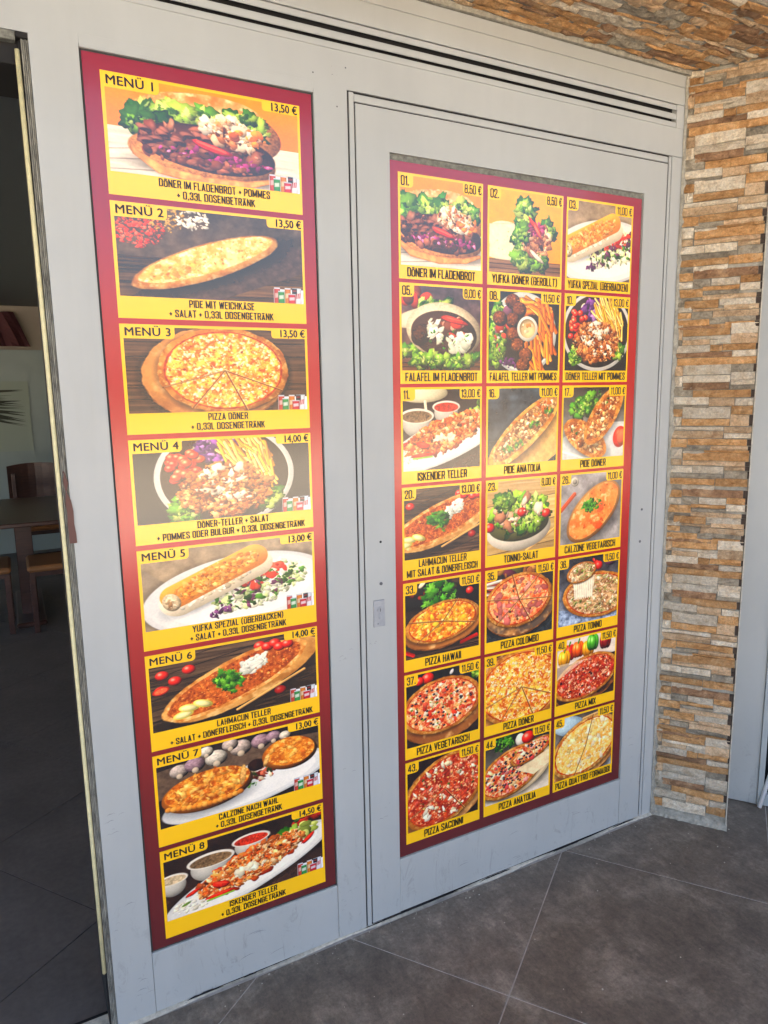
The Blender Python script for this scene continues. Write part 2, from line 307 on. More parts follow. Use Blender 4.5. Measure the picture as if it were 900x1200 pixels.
def d_doner(p):
    p.grad('f08a2c', 'ef6f35')
    a = int(.52 * p.H); p.im[a:] = hx('e6ddd6'); n = fbm(p.H - a, p.W, p.R * .3, p.rg, 4, p.R * .03); p.im[a:] *= (.75 + .35 * n)[..., None]
    for k in range(5): p.bar(-.1, .78 + k * .1, .6, .66 + k * .13, .006, '6a605c', 0, .6)
    c = p.asp / 2; p.v = (c - .89, -.02, 1.06) if p.asp > 1.3 else (c - .76, .06, .9)
    p.shadow(.86, .86, .62, .12, .05)
    p.blob(.84, .4, .66, .34, .08, 'd9955c', sh=.4, edge=.3, nz=.3); p.disc(.82, .22, .5, .17, -.04, 'e8b07c', 'c27a44', 'f6d3a6', .1)
    p.lettuce(.72, .33, .55, .09, .05, 22, .1); p.lettuce(.32, .45, .12, .09, 0, 8, .09); p.lettuce(1.2, .3, .2, .09, .2, 8, .08)
    p.blob(.8, .7, .64, .25, .06, 'd09058', sh=.3, edge=.4, nz=.3); p.blob(.84, .62, .6, .24, .1, '5a2d1e', sh=.2, edge=.5)
    p.speck(.78, .56, .52, .15, .1, 60, .065, ('8a5440', '6b3a2a', 'a57058', '4f261c', '9a6650'), wob=.25, sh=.6, edge=.6, gl=.1)
    for _ in range(18): x, y = .3 + .6 * p.rg.random(), .48 + .2 * p.rg.random(); p.blob(x, y, .075, .035, p.rg.random() * 2 - 1, '8f5b4a', sh=.5, edge=.6); p.blob(x + .01, y + .014, .05, .018, 0, '35160f', sh=0)
    p.meat(1.05, .42, .26, .13, .2, 70, .05, ('e8c3a4', 'd99a6c', 'f3ddc8', 'c47a48', 'fbeee2')); p.speck(1.2, .45, .16, .1, .2, 18, .035, ('e8923c', 'c9682c'), sh=.4)
    p.speck(.9, .7, .5, .07, .08, 60, .03, ('8f2f6e', 'b04a8c', '6a1f52', 'd987b8'), wob=.3, sh=.5)
    p.strip(.72, .55, 1.02, .64, .04, 'd8281c'); p.bar(.74, .545, .98, .62, .012, 'f0705c', 0, .7)
    p.speck(.75, .76, .5, .05, .1, 50, .04, ('6b3a2a', '8a5440', '4f261c'), sh=.5, gl=.08)
    p.poly([(.18, .62), (.24, .72), (.45, .84), (.8, .9), (1.15, .9), (1.4, .84), (1.42, .88), (1.2, .97), (.8, 1.), (.4, .93), (.2, .76)], 'd9955c', sh=.3, nz=.25)
    p.v = (0, 0, 1.)
def d_pide(p):
    p.grad('4a4038', '5c4a3c', .4); p.wood('6e5238', '33261c', 3, .55, .5)
    p.poly([(.1, 1), (.55, .62), (1.4, .25), (1.8, .35), (1.8, .6), (.9, 1)], '4a3a34', nz=.3)
    p.speck(.2, .25, .22, .2, 0, 260, .018, ('d8543c', 'e8705a', 'c4402c'), sh=.3); p.speck(.45, .12, .16, .14, 0, 150, .014, ('c9a05a', 'b58a44'), sh=.3)
    p.speck(.68, .1, .15, .12, 0, 70, .022, ('f2efe8', 'dcd6ca', 'fbfaf6'), sh=.4, edge=.4)
    p.shadow(.86, .62, .78, .2, -.42, .7); p.disc(.8, .56, .76, .2, -.42, 'e3b06a', 'b5702c', 'f8dca4', .08); p.blob(.8, .56, .76, .2, -.42, 'd8a05a', sh=.4, edge=.7, al=.4)
    p.disc(.8, .53, .7, .155, -.42, 'f6d79a', 'd89a4a', 'fdf0cc', .06); p.speck(.5, .66, .3, .1, -.42, 60, .03, ('e8a84a', 'f4c566', 'c9762a'), wob=.4, sh=.2, al=.5); p.speck(.8, .53, .62, .12, -.42, 60, .014, ('b5641f', '9c5018'), sh=.2, al=.6)
def d_pizza(p):
    p.wood('5c4433', '2c2019', 6)
    c = p.asp / 2; p.v = (c - .86, 0, 1) if p.asp > 1.3 else (c - .86, .04, 1)
    p.pizza(.9, .5, .64, .52, 0, 'doner', (.5, 1.25, 2.1, 2.75), bo=(-.08, .05), bs=1.09, n=1.8 if p.asp > 1.3 else 1.4); p.v = (0, 0, 1)
def d_teller(p):
    p.grad('17161a', '1d1c1f', .5); c = p.asp / 2; p.v = (c - .87, 0, 1.) if p.asp > 1.3 else (c - .72, .08, .83)
    p.plate(.87, .46, .7, .66, 0, 'd8dce0'); p.blob(.87, .46, .64, .6, 0, '3a2418')
    p.speck(.65, .1, .1, .06, 0, 14, .05, ('cfe0a0', 'e8f0d0'), sh=.2)
    p.lettuce(.45, .85, .1, .16, 0, 14, .07); p.lettuce(1.3, .78, .1, .12, 0, 12, .06)
    p.speck(.78, .13, .2, .15, 0, 150, .05, ('5a3070', '7a4a94', '3a1c4c', '9a74b4'), wob=.4, sh=.5, edge=.5)
    for i in range(26): p.tomato(.33 + .3 * p.rg.random(), .16 + .4 * p.rg.random(), .058, ('d8321c', 'e04a2c', 'c4281a')[i % 3])
    p.fries(1.08, .16, .24, .2, 60, .34, 1.0, sp=.35, w=.018); p.fries(1.28, .4, .12, .24, 24, .3, 1.3, sp=.3)
    p.speck(.86, .66, .4, .3, 0, 60, .05, ('5a2d16', '4a2410'), sh=.3); p.meat(.86, .64, .46, .34, 0, 300, .042, ('a8683a', '8a4c26', 'c48a54', '6b371a', 'd9a06c', 'b5713c'))
    p.speck(.8, .5, .3, .16, -.5, 34, .05, ('f2efe4', 'e6e2d4'), wob=.4, sh=.3, edge=.25); p.speck(.95, .78, .25, .12, 0, 14, .035, ('f2efe4',), wob=.4, sh=.3, edge=.25); p.meat(.86, .65, .4, .28, 0, 60, .02)
    p.v = (0, 0, 1)
def d_yufka(p):
    p.grad('8a7a66', '9a8c7c', .25); c = p.asp / 2; p.v = (c - .87, 0, 1.) if p.asp > 1.3 else (c - .74, .06, .86)
    p.poly([(0, .2), (.2, .4), (0, .9)], '7c7268', .5)
    p.plate(.95, .66, .98, .5, -.12, 'e9edf6')
    p.speck(1.15, .6, .52, .24, -.35, 320, .045, ('dfe8c4', 'f2f5e6', 'c4d89a', 'eef0e0'), wob=.35, sh=.35, edge=.4); p.speck(1.15, .6, .5, .23, -.35, 110, .036, ('3a5a20', '5a2a4c', '4a7a2a', '2c4a1c', '6a3a5c'), wob=.45, sh=.4)
    p.speck(.75, .88, .14, .05, -.4, 24, .03, ('5a2a5c', '3a1c3c', '7a4a7c'), wob=.4); p.speck(1.2, .48, .26, .12, -.4, 26, .045, ('d8402c', 'c43020', 'e8604a'), wob=.2, sh=.3, edge=.3)
    p.shadow(.68, .56, .5, .16, -.5, .5)
    p.bar(.32, .68, 1.12, .3, .18, 'e8dcc8', .5); p.speck(.7, .58, .4, .04, -.47, 60, .03, ('f0e6d6', 'd8c8ae', 'fbf6ec'), sh=.3)
    p.bar(.3, .6, 1.1, .2, .15, 'd98a3a', .4); p.speck(.7, .4, .5, .12, -.47, 420, .03, ('e09a44', 'c4701f', 'efb566', 'd8882f', 'f4c884'), wob=.3, sh=.25, edge=.2, al=.8); p.speck(.68, .4, .46, .11, -.47, 90, .014, ('8a4412', 'a85a1a'), al=.7)
    p.blob(.26, .67, .09, .12, -.3, 'd8c4a6', sh=.3, edge=.4, nz=.3); p.speck(.26, .68, .05, .07, -.3, 10, .03, ('b59a78', '8a6a4c', 'efe0c8'), wob=.3)
    p.v = (0, 0, 1)
def d_lahmacun(p):
    p.wood('6e5a48', '2a1e18', 7, 0, 2.5); c = p.asp / 2; p.v = (c - .87, 0, 1.) if p.asp > 1.3 else (c - .78, .03, .9)
    for x, y in ((.12, .26), (.1, .46), (.38, .24), (.24, .36), (1.32, .78), (1.12, .1)): p.tomato(x, y, .07)
    p.slice_tom(.1, .46, .09, .05, -.3)
    p.shadow(.98, .6, .88, .3, -.42, .7); p.disc(.97, .52, .88, .3, -.42, 'c2935c', '9a6a38', 'dcb684', .2); p.bar(.85, .93, 1.6, .55, .016, 'd0a068', .5)
    p.disc(.86, .5, .84, .285, -.42, 'dca668', 'a8662c', 'f0cc94', .08); p.disc(.86, .5, .78, .24, -.42, 'b5622a', '7c3a16', 'd98c48', .04)
    p.speck(.86, .5, .72, .21, -.42, 420, .013, ('9c4a1c', 'c9763a', '6b2c10', 'e0a05c', 'd8602c'), sh=.3)
    for x, y in ((1.2, .13), (1.28, .1), (1.33, .16), (1.42, .14)): p.tomato(x, y, .07)
    p.speck(1.06, .33, .16, .08, -.55, 46, .045, ('eef2ec', 'f8faf4', 'dfe6dc'), wob=.4, sh=.3)
    p.parsley(.78, .48, .15, 60); p.parsley(.84, .62, .08, 16)
    for x, y, a in ((.3, .84, -.2), (.36, .76, .1), (.5, .74, .4)): p.blob(x, y, .11, .055, a, 'e8dc70', edge=.2); p.blob(x, y, .09, .04, a, 'f6f0b0'); 
    p.v = (0, 0, 1)
def d_calzone(p):
    p.grad('241d1c', '2c2422', .4); p.poly([(0, .2), (.6, .12), (1.8, .2), (1.8, .5), (0, .6)], '8a7460', .5, nz=.3)
    for i, (x, y, r) in enumerate(((.22, .26, .1), (.38, .22, .11), (.6, .2, .12), (.86, .14, .12), (1.08, .12, .11), (.5, .08, .08), (.75, .06, .09), (1.22, .1, .09), (1.35, .12, .07))):
        p.blob(x, y, r, r * .95, 0, ('a89c98', '8a7480', 'c4bdb4')[i % 3], sh=.6, edge=.5, nz=.2); p.blob(x, y + r * .7, r * .35, r * .4, 0, 'b5a898', sh=.3, edge=.3)
    p.plate(.95, .72, .95, .3, -.16, 'dfe5f0'); p.parsley(.95, .72, .06, 14)
    p.speck(1.05, .56, .22, .13, -.1, 60, .04, ('7c2f24', 'b5604c', '3a4a20', 'f0e0c4', '5a2018', 'd98a74'), wob=.3, sh=.4); p.blob(1.02, .45, .1, .09, 0, '2c1812')
    p.shadow(.5, .72, .46, .22, 0, .5); p.blob(.5, .62, .48, .28, -.08, 'c9782c', sh=.4, edge=.6); p.disc(.5, .58, .45, .24, -.1, 'dc9038', '9c4e16', 'f0bc6a', .05); p.speck(.5, .56, .38, .19, -.1, 120, .04, ('f4c878', 'c4641c', 'e8a04a', '8f4412'), wob=.5, sh=.3, al=.6, gl=.25)
    for i in range(15): p.blob(.09 + i * .053, .76 + .06 * math.sin(i * .21), .04, .04, .4, ('d88f42', 'e0a055', 'c47a30')[i % 3], sh=.4, edge=.35, al=.85)
    p.blob(.87, .54, .035, .16, .1, 'd8a86a', sh=.3, edge=.4, nz=.3)
    p.blob(1.4, .4, .32, .24, .1, 'c9782c', sh=.4, edge=.6); p.disc(1.4, .37, .29, .21, .1, 'dc9038', 'a8581a', 'f0bc6a', .05); p.speck(1.4, .37, .24, .16, .1, 40, .035, ('f4c878', 'c4641c', 'e8a04a'), wob=.5, sh=.3, al=.6, gl=.2); p.blob(1.13, .42, .03, .1, .3, 'd8a86a', sh=.3, nz=.3)
def d_iskender(p):
    p.grad('2c1f1c', '3a2a24', .5); c = p.asp / 2; p.v = (c - .87, 0, 1.) if p.asp > 1.3 else (c - .76, .06, .88)
    if p.asp < 1.3: p.blob(.55, -.02, .4, .14, 0, 'e6dcc0', sh=.3, edge=.3); p.bar(.6, .1, .62, .3, .02, 'efe6cc', .2)
    p.speck(1.6, .15, .2, .14, 0, 12, .08, ('a8281c', 'c43a24', '4a6a2a'), sh=.5, gl=.2)
    p.bowl(.08, .42, .16, .08, .14, 'b0a088'); p.bowl(.48, .3, .26, .11, .16, '6e5a44', cols=('7c6850', '5a4836')); p.bowl(.92, .18, .22, .09, .14, 'a83420', cols=('8a2414', 'c44a30'))
    p.plate(.92, .66, 1.02, .3, -.36, 'e6e9ee')
    p.speck(.3, .86, .26, .1, -.2, 130, .022, ('f2efe6', 'e2dccb', 'fbfaf5'), sh=.35); p.speck(1.45, .38, .2, .08, -.4, 40, .03, ('f2efe6', 'e2dccb'), sh=.35)
    p.lettuce(1.35, .32, .1, .07, 0, 10, .06); p.speck(1.55, .3, .12, .1, 0, 16, .05, ('8a9a4a', '6a7a34', 'b5c070'), sh=.3)
    p.speck(.88, .58, .62, .21, -.36, 110, .06, ('c4481c', 'a8361a', 'd9602c'), wob=.3, sh=.3); p.meat(.9, .56, .64, .21, -.36, 300, .042, ('d98848', 'b5602c', 'e8ae74', 'cf5a24', 'efc49a', '9c4a20'))
    p.speck(.9, .62, .2, .05, -.2, 16, .05, ('f6f0dc', 'efe6cc'), wob=.4, sh=.2); p.strip(.48, .68, .66, .74, .045, 'd8301c'); p.strip(.4, .86, .72, .84, .03, 'd8301c'); p.bar(.42, .9, .7, .88, .012, '7aa53a', .3); p.strip(.2, .74, .34, .66, .025, 'cf2c1c'); p.strip(1.5, .5, 1.64, .38, .03, 'cf2c1c')
    p.blob(.2, .84, .06, .02, -.4, '5c7a2a'); p.v = (0, 0, 1)
def d_wrap(p):
    p.grad('f59a16', 'f08a10'); p.wood('8a6a4c', '5a4030', 3, .84)
    p.blob(.3, .6, .36, .22, .25, 'f3e2c4', sh=.3, edge=.3, nz=.1); p.poly([(0, .42), (.35, .38), (.6, .5), (.5, .85), (.1, .84), (0, .82)], 'f0ddbc', sh=.2, nz=.12); p.speck(.3, .62, .25, .15, 0, 30, .012, ('c9a070',), al=.5)
    p.lettuce(.5, .3, .08, .18, .1, 12, .075); p.lettuce(.44, .6, .07, .22, 0, 14, .07); p.lettuce(.6, .82, .24, .09, 0, 16, .075); p.lettuce(.84, .42, .07, .16, 0, 8, .06)
    p.meat(.68, .58, .18, .2, .4, 60, .05, ('8a5440', '6b3a2a', 'e0b898', 'a57058', 'c48a64')); p.speck(.66, .42, .12, .1, .6, 30, .03, ('8f2f5e', 'b04a7c', '6a1f42'), sh=.4)
    p.strip(.56, .3, .74, .48, .03, 'd8301c'); p.strip(.62, .36, .76, .56, .02, 'e8604a'); p.strip(.58, .7, .78, .84, .03, 'efe0cc'); p.lettuce(.46, .5, .05, .1, 0, 5, .06)
def d_falafel(p):
    p.grad('4a3c44', '6a4a3c', .5); p.wood('8a5f34', '4f3018', 2, .9)
    p.speck(.2, .16, .2, .1, 0, 10, .08, ('c4402c', '8a3c24'), sh=.4); p.lettuce(.4, .22, .16, .07, 0, 8, .07)
    p.blob(.3, .36, .42, .12, -.2, 'e9d9c0', sh=.3, edge=.3)
    p.lettuce(.5, .8, .5, .14, .05, 34, .075); p.blob(.55, .52, .5, .34, .12, 'efdcc0', sh=.3, edge=.4, nz=.1); p.blob(.55, .56, .44, .28, .12, '4a3020')
    p.speck(.35, .56, .14, .12, 0, 5, .13, ('5a3a22', '4a2c18'), sh=.5, edge=.5, nz=.3); p.speck(.7, .48, .2, .1, 0, 14, .06, ('d8a08a', '8a4a34', 'c4402c'), sh=.3)
    p.strip(.5, .35, .85, .42, .035, 'd8402c'); p.speck(.42, .5, .1, .16, -.3, 22, .05, ('f4f4ea', 'e6ead8'), wob=.3, sh=.3); p.speck(.74, .66, .16, .12, 0, 24, .055, ('f4f4ea', 'e6ead8'), wob=.3, sh=.3)
    p.speck(.6, .6, .3, .14, 0, 30, .018, ('4a8a2a', '3a6a1c'), wob=.4); p.lettuce(.5, .88, .42, .06, .05, 20, .06)
def d_falteller(p):
    p.grad('1a191b', '201f21', .4); p.plate(.5, .52, .5, .53, 0, 'd0d8dc'); p.blob(.5, .52, .44, .46, 0, '2c2016')
    p.lettuce(.13, .55, .09, .4, 0, 40, .06); p.speck(.2, .45, .1, .3, .2, 20, .05, ('a8402c', '8a5a74', 'efe0e6', 'c44a34'), sh=.4); p.speck(.3, .9, .14, .06, 0, 30, .03, ('6a3a74', '4a2454'), sh=.4)
    p.fries(.62, .14, .26, .1, 18, .34, .25, ('e88a2c', 'd9741c', 'f0a04a'), .022); p.fries(.84, .48, .1, .32, 26, .34, 1.2, ('e88a2c', 'd9741c', 'f0a04a', 'c9661a'), .022, .4); p.fries(.68, .82, .16, .12, 14, .34, 1.2, ('e88a2c', 'd9741c'), .022)
    for x, y in ((.34, .12), (.44, .22), (.34, .36), (.35, .54), (.42, .68), (.54, .8), (.16, .34), (.5, .93)): p.blob(x, y, .105, .1, 0, '6b3c1c', sh=.55, edge=.6, nz=.45); p.speck(x, y, .08, .08, 0, 14, .012, ('a86a34', '4a240e'))
    p.blob(.56, .46, .155, .165, 0, 'efefe9', sh=.2, edge=.25); p.blob(.56, .455, .12, .125, 0, 'dcbf92', sh=-.2); p.speck(.56, .455, .09, .09, 0, 16, .02, ('c98a4a', 'f0dcb8'), sh=.2)
def d_pideana(p):
    p.grad('39434e', '2c333b', .5); p.poly([(.3, 1), (1.2, .2), (1.2, .8), (.9, 1)], 'c9a068', nz=.2); p.poly([(0, 1), (0, .9), (.8, .2), (1, .2), (.5, 1)], 'b88c54', nz=.2)
    p.shadow(.55, .62, .68, .24, -.72, .6); p.disc(.55, .56, .7, .22, -.72, 'd9a45c', 'a8662c', 'f0cc94', .08); p.disc(.56, .54, .64, .165, -.72, 'a8794c', '6a4426', 'e3c090', .04)
    p.speck(.56, .54, .56, .14, -.72, 190, .025, ('e6cfa0', '8a5a34', 'c4955c', 'f4e6c8', '6a4426'), wob=.3, sh=.4); p.speck(.85, .25, .2, .1, -.72, 24, .03, ('cf6a2c', 'e08a4a'), wob=.3, sh=.3)
    for x, y, n in ((.3, .8, 18), (.45, .72, 18), (.7, .48, 22), (.9, .3, 16)): p.parsley(x, y, .08, n)
def d_pidedoner(p):
    p.grad('3a3430', 'b0b4bc', .3); p.poly([(0, .7), (.3, .5), (1.2, .5), (1.2, 1.2), (0, 1.2)], 'bcc2cc', nz=.1); p.lettuce(.36, .24, .22, .12, -.4, 26, .06, ('4a8a2a', '2f6a1c', '6aa53a')); p.bar(0, .88, .55, 1.05, .02, 'eef0f4', .3)
    for (x, y, a, L) in ((.38, .72, .6, .42), (.68, .4, -.95, .5)):
        p.shadow(x, y + .05, L, .2, a, .5); p.disc(x, y, L, .21, a, 'c98a44', '8f5220', 'e8b878', .08); p.disc(x, y, L * .88, .15, a, 'b5713c', '7c4420', 'e8c490', .04)
        p.speck(x, y, L * .8, .13, a, 110, .032, ('c48a54', 'f0dcb4', '9c5a2c', 'e0b078', '7c4420'), wob=.3, sh=.4)
    p.parsley(.2, .6, .06, 10); p.parsley(.72, .2, .06, 10); p.parsley(.6, .1, .05, 8); p.blob(.97, .72, .12, .16, .2, 'd8301c', sh=.3, edge=.3, gl=.3); p.blob(1., .72, .08, .12, .2, 'ec6a50')
def d_salat(p):
    p.wood('dcc090', 'b8925c', 3, 0, .3); p.bar(.6, 1.0, 1.1, .7, .02, 'c9a068', .5); p.blob(.48, .68, .5, .3, -.05, 'efe8dc', sh=.3, edge=.3); p.blob(.48, .6, .47, .25, -.05, '5a5a30')
    p.lettuce(.5, .45, .42, .24, 0, 50, .075, ('8fc23a', 'b0d65a', '6aa52a', 'd0e88a')); p.speck(.45, .45, .34, .22, 0, 22, .075, ('d9a487', 'e8bfa0', 'c48a6c', 'f2d3bc'), wob=.25, sh=.4, edge=.45)
    p.lettuce(.25, .3, .12, .1, 0, 8, .07); p.lettuce(.6, .62, .16, .08, 0, 8, .07, ('b0d65a', 'd0e88a', '8fc23a'))
    for x, y in ((.52, .45), (.04, .62), (.9, .5)): p.tomato(x, y, .075)
    p.speck(.5, .5, .35, .2, 0, 30, .02, ('f6f0dc', '3a5a1c'), sh=.3)
def d_calveg(p):
    p.grad('8f8d94', '8c8a8e', .3); p.speck(.5, .5, .7, .6, 0, 60, .006, ('d8d4d0', '5a5654')); p.bar(0, .5, .22, .28, .03, 'b5502c', .4); p.blob(.22, .1, .07, .07, 0, 'c4c0ba', sh=.3); p.blob(.22, .1, .04, .04, 0, '8f8b86')
    p.shadow(.58, .6, .56, .32, -.75, .5); p.blob(.56, .56, .56, .31, -.75, 'e0a468', sh=.3, edge=.45); p.disc(.56, .55, .52, .27, -.75, 'ec9a5c', 'd8743c', 'f6c08c', .1); p.speck(.55, .52, .46, .22, -.75, 60, .012, ('8a4418', 'a85a24'), al=.7); p.speck(.62, .66, .3, .12, -.75, 14, .05, ('d85024', 'e8703c'), wob=.4, sh=.1, al=.6)
    p.parsley(.48, .47, .11, 40); p.parsley(.6, .45, .09, 30)
def d_hawaii(p):
    p.wood('5c4a3c', '241a14', 4, .3, .2); p.im[:int(.35 * p.H)] *= .5; p.speck(.5, .1, .5, .12, 0, 18, .07, ('2c3a1c', '4a3a28', 'e6dcc0', '7c2a1c', '3a2c22'), sh=.4); p.parsley(.48, .2, .2, 90); p.tomato(.9, .2, .06); p.bar(.78, .9, 1.0, .84, .025, 'a8241a', .4); p.bar(0, .9, .1, .95, .025, 'a8241a', .4)
    p.pizza(.52, .56, .48, .25, -.14, 'hawaii', (.6, 2.4, 3.6, 5.2), 'a8703c', n=1.1); p.v = (0, 0, 1)
def d_colombo(p):
    p.grad('2c2626', '2f3438', .6); p.speck(.4, .05, .5, .1, 0, 16, .09, ('8a5a34', '5a2c3c', 'a87a44', '4a4a2c'), sh=.5); p.fries(.1, .25, .12, .1, 10, .3, .2, ('a83c4c', 'e6dcd4'), .02); p.pizza(.5, .46, .48, .35, -.14, 'colombo', (.3, 1.3, 2.4, 3.5, 4.6, 5.5), '5c5048', bo=(.02, .09), n=1.2)
def d_tonno(p):
    p.grad('2c2a2e', 'a8b0c8', .5); p.poly([(0, .75), (1.2, .9), (1.2, 1.1), (0, 1.1)], '8a9cc0', nz=.6)
    p.speck(.62, .1, .06, .05, 0, 5, .05, ('c9261c', 'd83a2c'), gl=.4, sh=.5); p.blob(.88, .1, .1, .09, 0, '6a3a5c', sh=.5); p.blob(.68, .16, .07, .07, 0, 'c9261c', sh=.5, gl=.4)
    p.pizza(.68, .6, .56, .32, .08, 'tonno', (), None, n=1.3); p.poly([(.22, .3), (.62, .32), (.58, .62), (.28, .6)], 'e9dcc4', sh=.2, nz=.3)
    for k in range(9): p.bar(.26 + k * .038, .36, .28 + k * .036, .62, .012, 'f8f1de', .4, .8)
    p.pizza(.38, .22, .26, .15, -.2, 'tonno', (), None, n=.5)
def d_veg(p):
    p.wood('4a3832', '1f1614', 4, .6, .5); p.im[:int(.3 * p.H)] *= .6; p.tomato(.3, .08, .09); p.tomato(.18, .1, .07); p.speck(.75, .08, .12, .05, 0, 6, .06, ('dcdce0', '4a4a50', '2c2c30')); p.lettuce(1., .16, .06, .05, 0, 5, .06); p.pizza(.5, .5, .53, .35, -.1, 'veg', (), '7c4a2c', bo=(.03, .1), n=1.35)
def d_mix(p):
    p.grad('cfc4c0', 'dcd4d0', .2)
    for x, y, c in ((.2, .2, 'd8301c'), (.36, .18, 'e8601c'), (.54, .2, 'f0a01c'), (.62, .12, '4a9a2c'), (.85, .14, '8a1c1c'), (.12, .28, 'e8a01c')):
        for q in (-.045, .045, 0): p.blob(x + q, y, .065, .13, 0, c, sh=.5, edge=.4, gl=.4)
        p.bar(x, y - .1, x + .02, y - .16, .012, '4a7a2a', .4)
    p.poly([(0, .4), (1.2, .34), (1.2, 1.2), (0, 1.2)], '3a2a26', nz=.3); p.pizza(.52, .64, .53, .3, -.24, 'mix', (), '3a2620', bo=(.02, .05), n=1.3)
    p.poly([(0, .36), (.5, .36), (.1, .55), (0, .6)], 'e6d8d0', .6)
def d_sac(p):
    p.grad('2c1c18', '241814', .4); p.pizza(.54, .52, .6, .43, -.55, 'saconni', (1.5, 3.2), '9c7650', bs=1.1, n=1.5)
def d_ana(p):
    p.grad('1c1c1a', 'd8d0c8', .2); p.parsley(.32, .12, .15, 30); p.blob(.55, .12, .08, .1, 0, 'efeae0', sh=.3); p.tomato(.68, .12, .11); p.plate(.5, .6, .6, .36, -.25, 'dcc9ac'); p.pizza(.42, .58, .5, .32, -.35, 'anatolia', (), None, n=1.25)
    p.poly([(.48, .58), (1.05, .4), (1.05, .62), (.78, .74)], 'e3cfae', nz=.15); p.pizza(.74, .34, .36, .14, -.35, 'anatolia', (), None, n=.5)
def d_qua(p):
    p.grad('4a4440', '8a94a0', .4); p.blob(.25, .15, .3, .16, .2, 'a8c4dc', sh=.3, edge=.3, nz=.1); p.bar(.5, .1, .9, .05, .03, 'c9a070', .3); p.pizza(.55, .55, .58, .4, -.4, 'quattro', (2.2, 5.2), 'b08a5c', crust='e3b06a', n=1.2)
PICS = dict(doner=d_doner, pide=d_pide, pizza=d_pizza, teller=d_teller, yufka=d_yufka, lahmacun=d_lahmacun, calzone=d_calzone, iskender=d_iskender, wrap=d_wrap, falafel=d_falafel, falteller=d_falteller,
            pideana=d_pideana, pidedoner=d_pidedoner, salat=d_salat, calveg=d_calveg, hawaii=d_hawaii, colombo=d_colombo, tonno=d_tonno, veg=d_veg, mix=d_mix, saconni=d_sac, anatolia=d_ana, quattro=d_qua)
def paint(name, asp, R, seed, cans=False):
    p = Paint(asp, R, seed); PICS[name](p); p.v = (0, 0, 1)
    p.im *= (1 + .07 * (fbm(p.H, p.W, 3, p.rg, 1) - .5) + .08 * (fbm(p.H, p.W, 30, p.rg, 2) - .5))[..., None]; p.im = np.clip(p.im, 0, 1) ** .92; p.im = p.im * .55 + .45 * p.im * p.im * (3 - 2 * p.im); p.im = p.im * np.array([1.06, 1., .9]); L = p.im.mean(2, keepdims=True); p.im = L + (p.im - L) * 1.15; q = np.pad(p.im, ((1, 1), (1, 1), (0, 0)), 'edge'); p.im = .5 * p.im + .125 * (q[:-2, 1:-1] + q[2:, 1:-1] + q[1:-1, :-2] + q[1:-1, 2:])
    if cans: p.cans()
    return np.clip(p.im, 0, 1)
# ---------------------------------------------------------------- materials
metal = Mat('painted_grey_metal', 'a6a9a6', .42); metal.mul(metal.noise(2.2, 5), .93, 1.04).mul(metal.noise(6, 4, .7, (1, 1, .15)), .96, 1.03)
metal.mix(metal.ramp(metal.noise(38, 5, .75), ((.735, (0, 0, 0)), (.76, (.5, .5, .5)))), '4c4a47')
sc = metal.noise(14, 8, .8, (1.6, 1, .5), 1.2); sz = metal.n('ShaderNodeSeparateXYZ'); metal.l(metal.pos, sz.inputs[0]); mz = metal.n('ShaderNodeMapRange'); mz.inputs['From Min'].default_value = .45; mz.inputs['From Max'].default_value = 0; metal.l(sz.outputs['Z'], mz.inputs['Value'])
mm_ = metal.n('ShaderNodeMath', operation='MULTIPLY'); metal.l(metal.ramp(sc, ((.55, (0, 0, 0)), (.64, (.45, .45, .45)))), mm_.inputs[0]); metal.l(mz.outputs[0], mm_.inputs[1]); metal.mix(mm_.outputs[0], '6c6a66')
dr = metal.noise(9, 5, .7, (1, 1, .1)); metal.mix(metal.ramp(dr, ((.6, (0, 0, 0)), (.75, (.12, .12, .12)))), '8a8576')
metal.bump(metal.noise(260, 2), .05, .001).rvar(metal.noise(9, 4), .34, .5)
trim = Mat('grey_trim', '9ea4a3', .4); trim.mul(trim.noise(12, 4), .9, 1.05)
dark = Mat('dark_gap', '111112', .8)
seam = Mat('sealant_seam', '55565a', .8)
gask = Mat('worn_gasket', '77786f', .75); gask.mul(gask.noise(90, 4, .7), .35, 1.25)
brushm = Mat('brush_seal', '8c8b80', .85); brushm.mul(brushm.noise(140, 3, .7, (1, 1, .2)), .25, 1.2)
cream = Mat('cream_rubber', 'cdc69a', .6); cream.mul(cream.noise(60, 3), .85, 1.05)
brown = Mat('torn_brown_strip', '5d4038', .8)
steel = Mat('lock_metal', '9a9fa4', .35, .3); steel.mul(steel.noise(50, 3), .9, 1.05)
mortar = Mat('mortar', 'a09c8e', .95); mortar.mul(mortar.noise(50, 6, .7), .55, 1.2).bump(mortar.noise(120, 5), .6, .004)
pale = Mat('pale_grout', 'c4beae', .9); pale.mul(pale.noise(60, 5, .7), .6, 1.1).bump(pale.noise(160, 4), .5, .003)
def stone_mat(name, a, b, c):
    s = Mat(name, a, .8); f = s.noise(26, 7, .68, None, .6); s.col(s.ramp(f, ((.3, b), (.5, a), (.72, c))))
    r = s.rand(); s.mul(r, .82, 1.1); s.mul(s.noise(150, 5, .8), .74, 1.36)
    v = s.n('ShaderNodeTexNoise'); v.inputs['Scale'].default_value = 34; v.inputs['Detail'].default_value = 2; v.inputs['Distortion'].default_value = 2.2; s.l(s.pos, v.inputs['Vector'])
    s.mul(s.ramp(v.outputs['Fac'], ((.485, (1, 1, 1)), (.5, (0, 0, 0)), (.515, (1, 1, 1)))), .78, 1.)
    s.bump(s.noise(48, 7, .72, (1, 1, 1.8), .5), 1., .018).bump(s.noise(190, 5, .75), .6, .005); return s.m
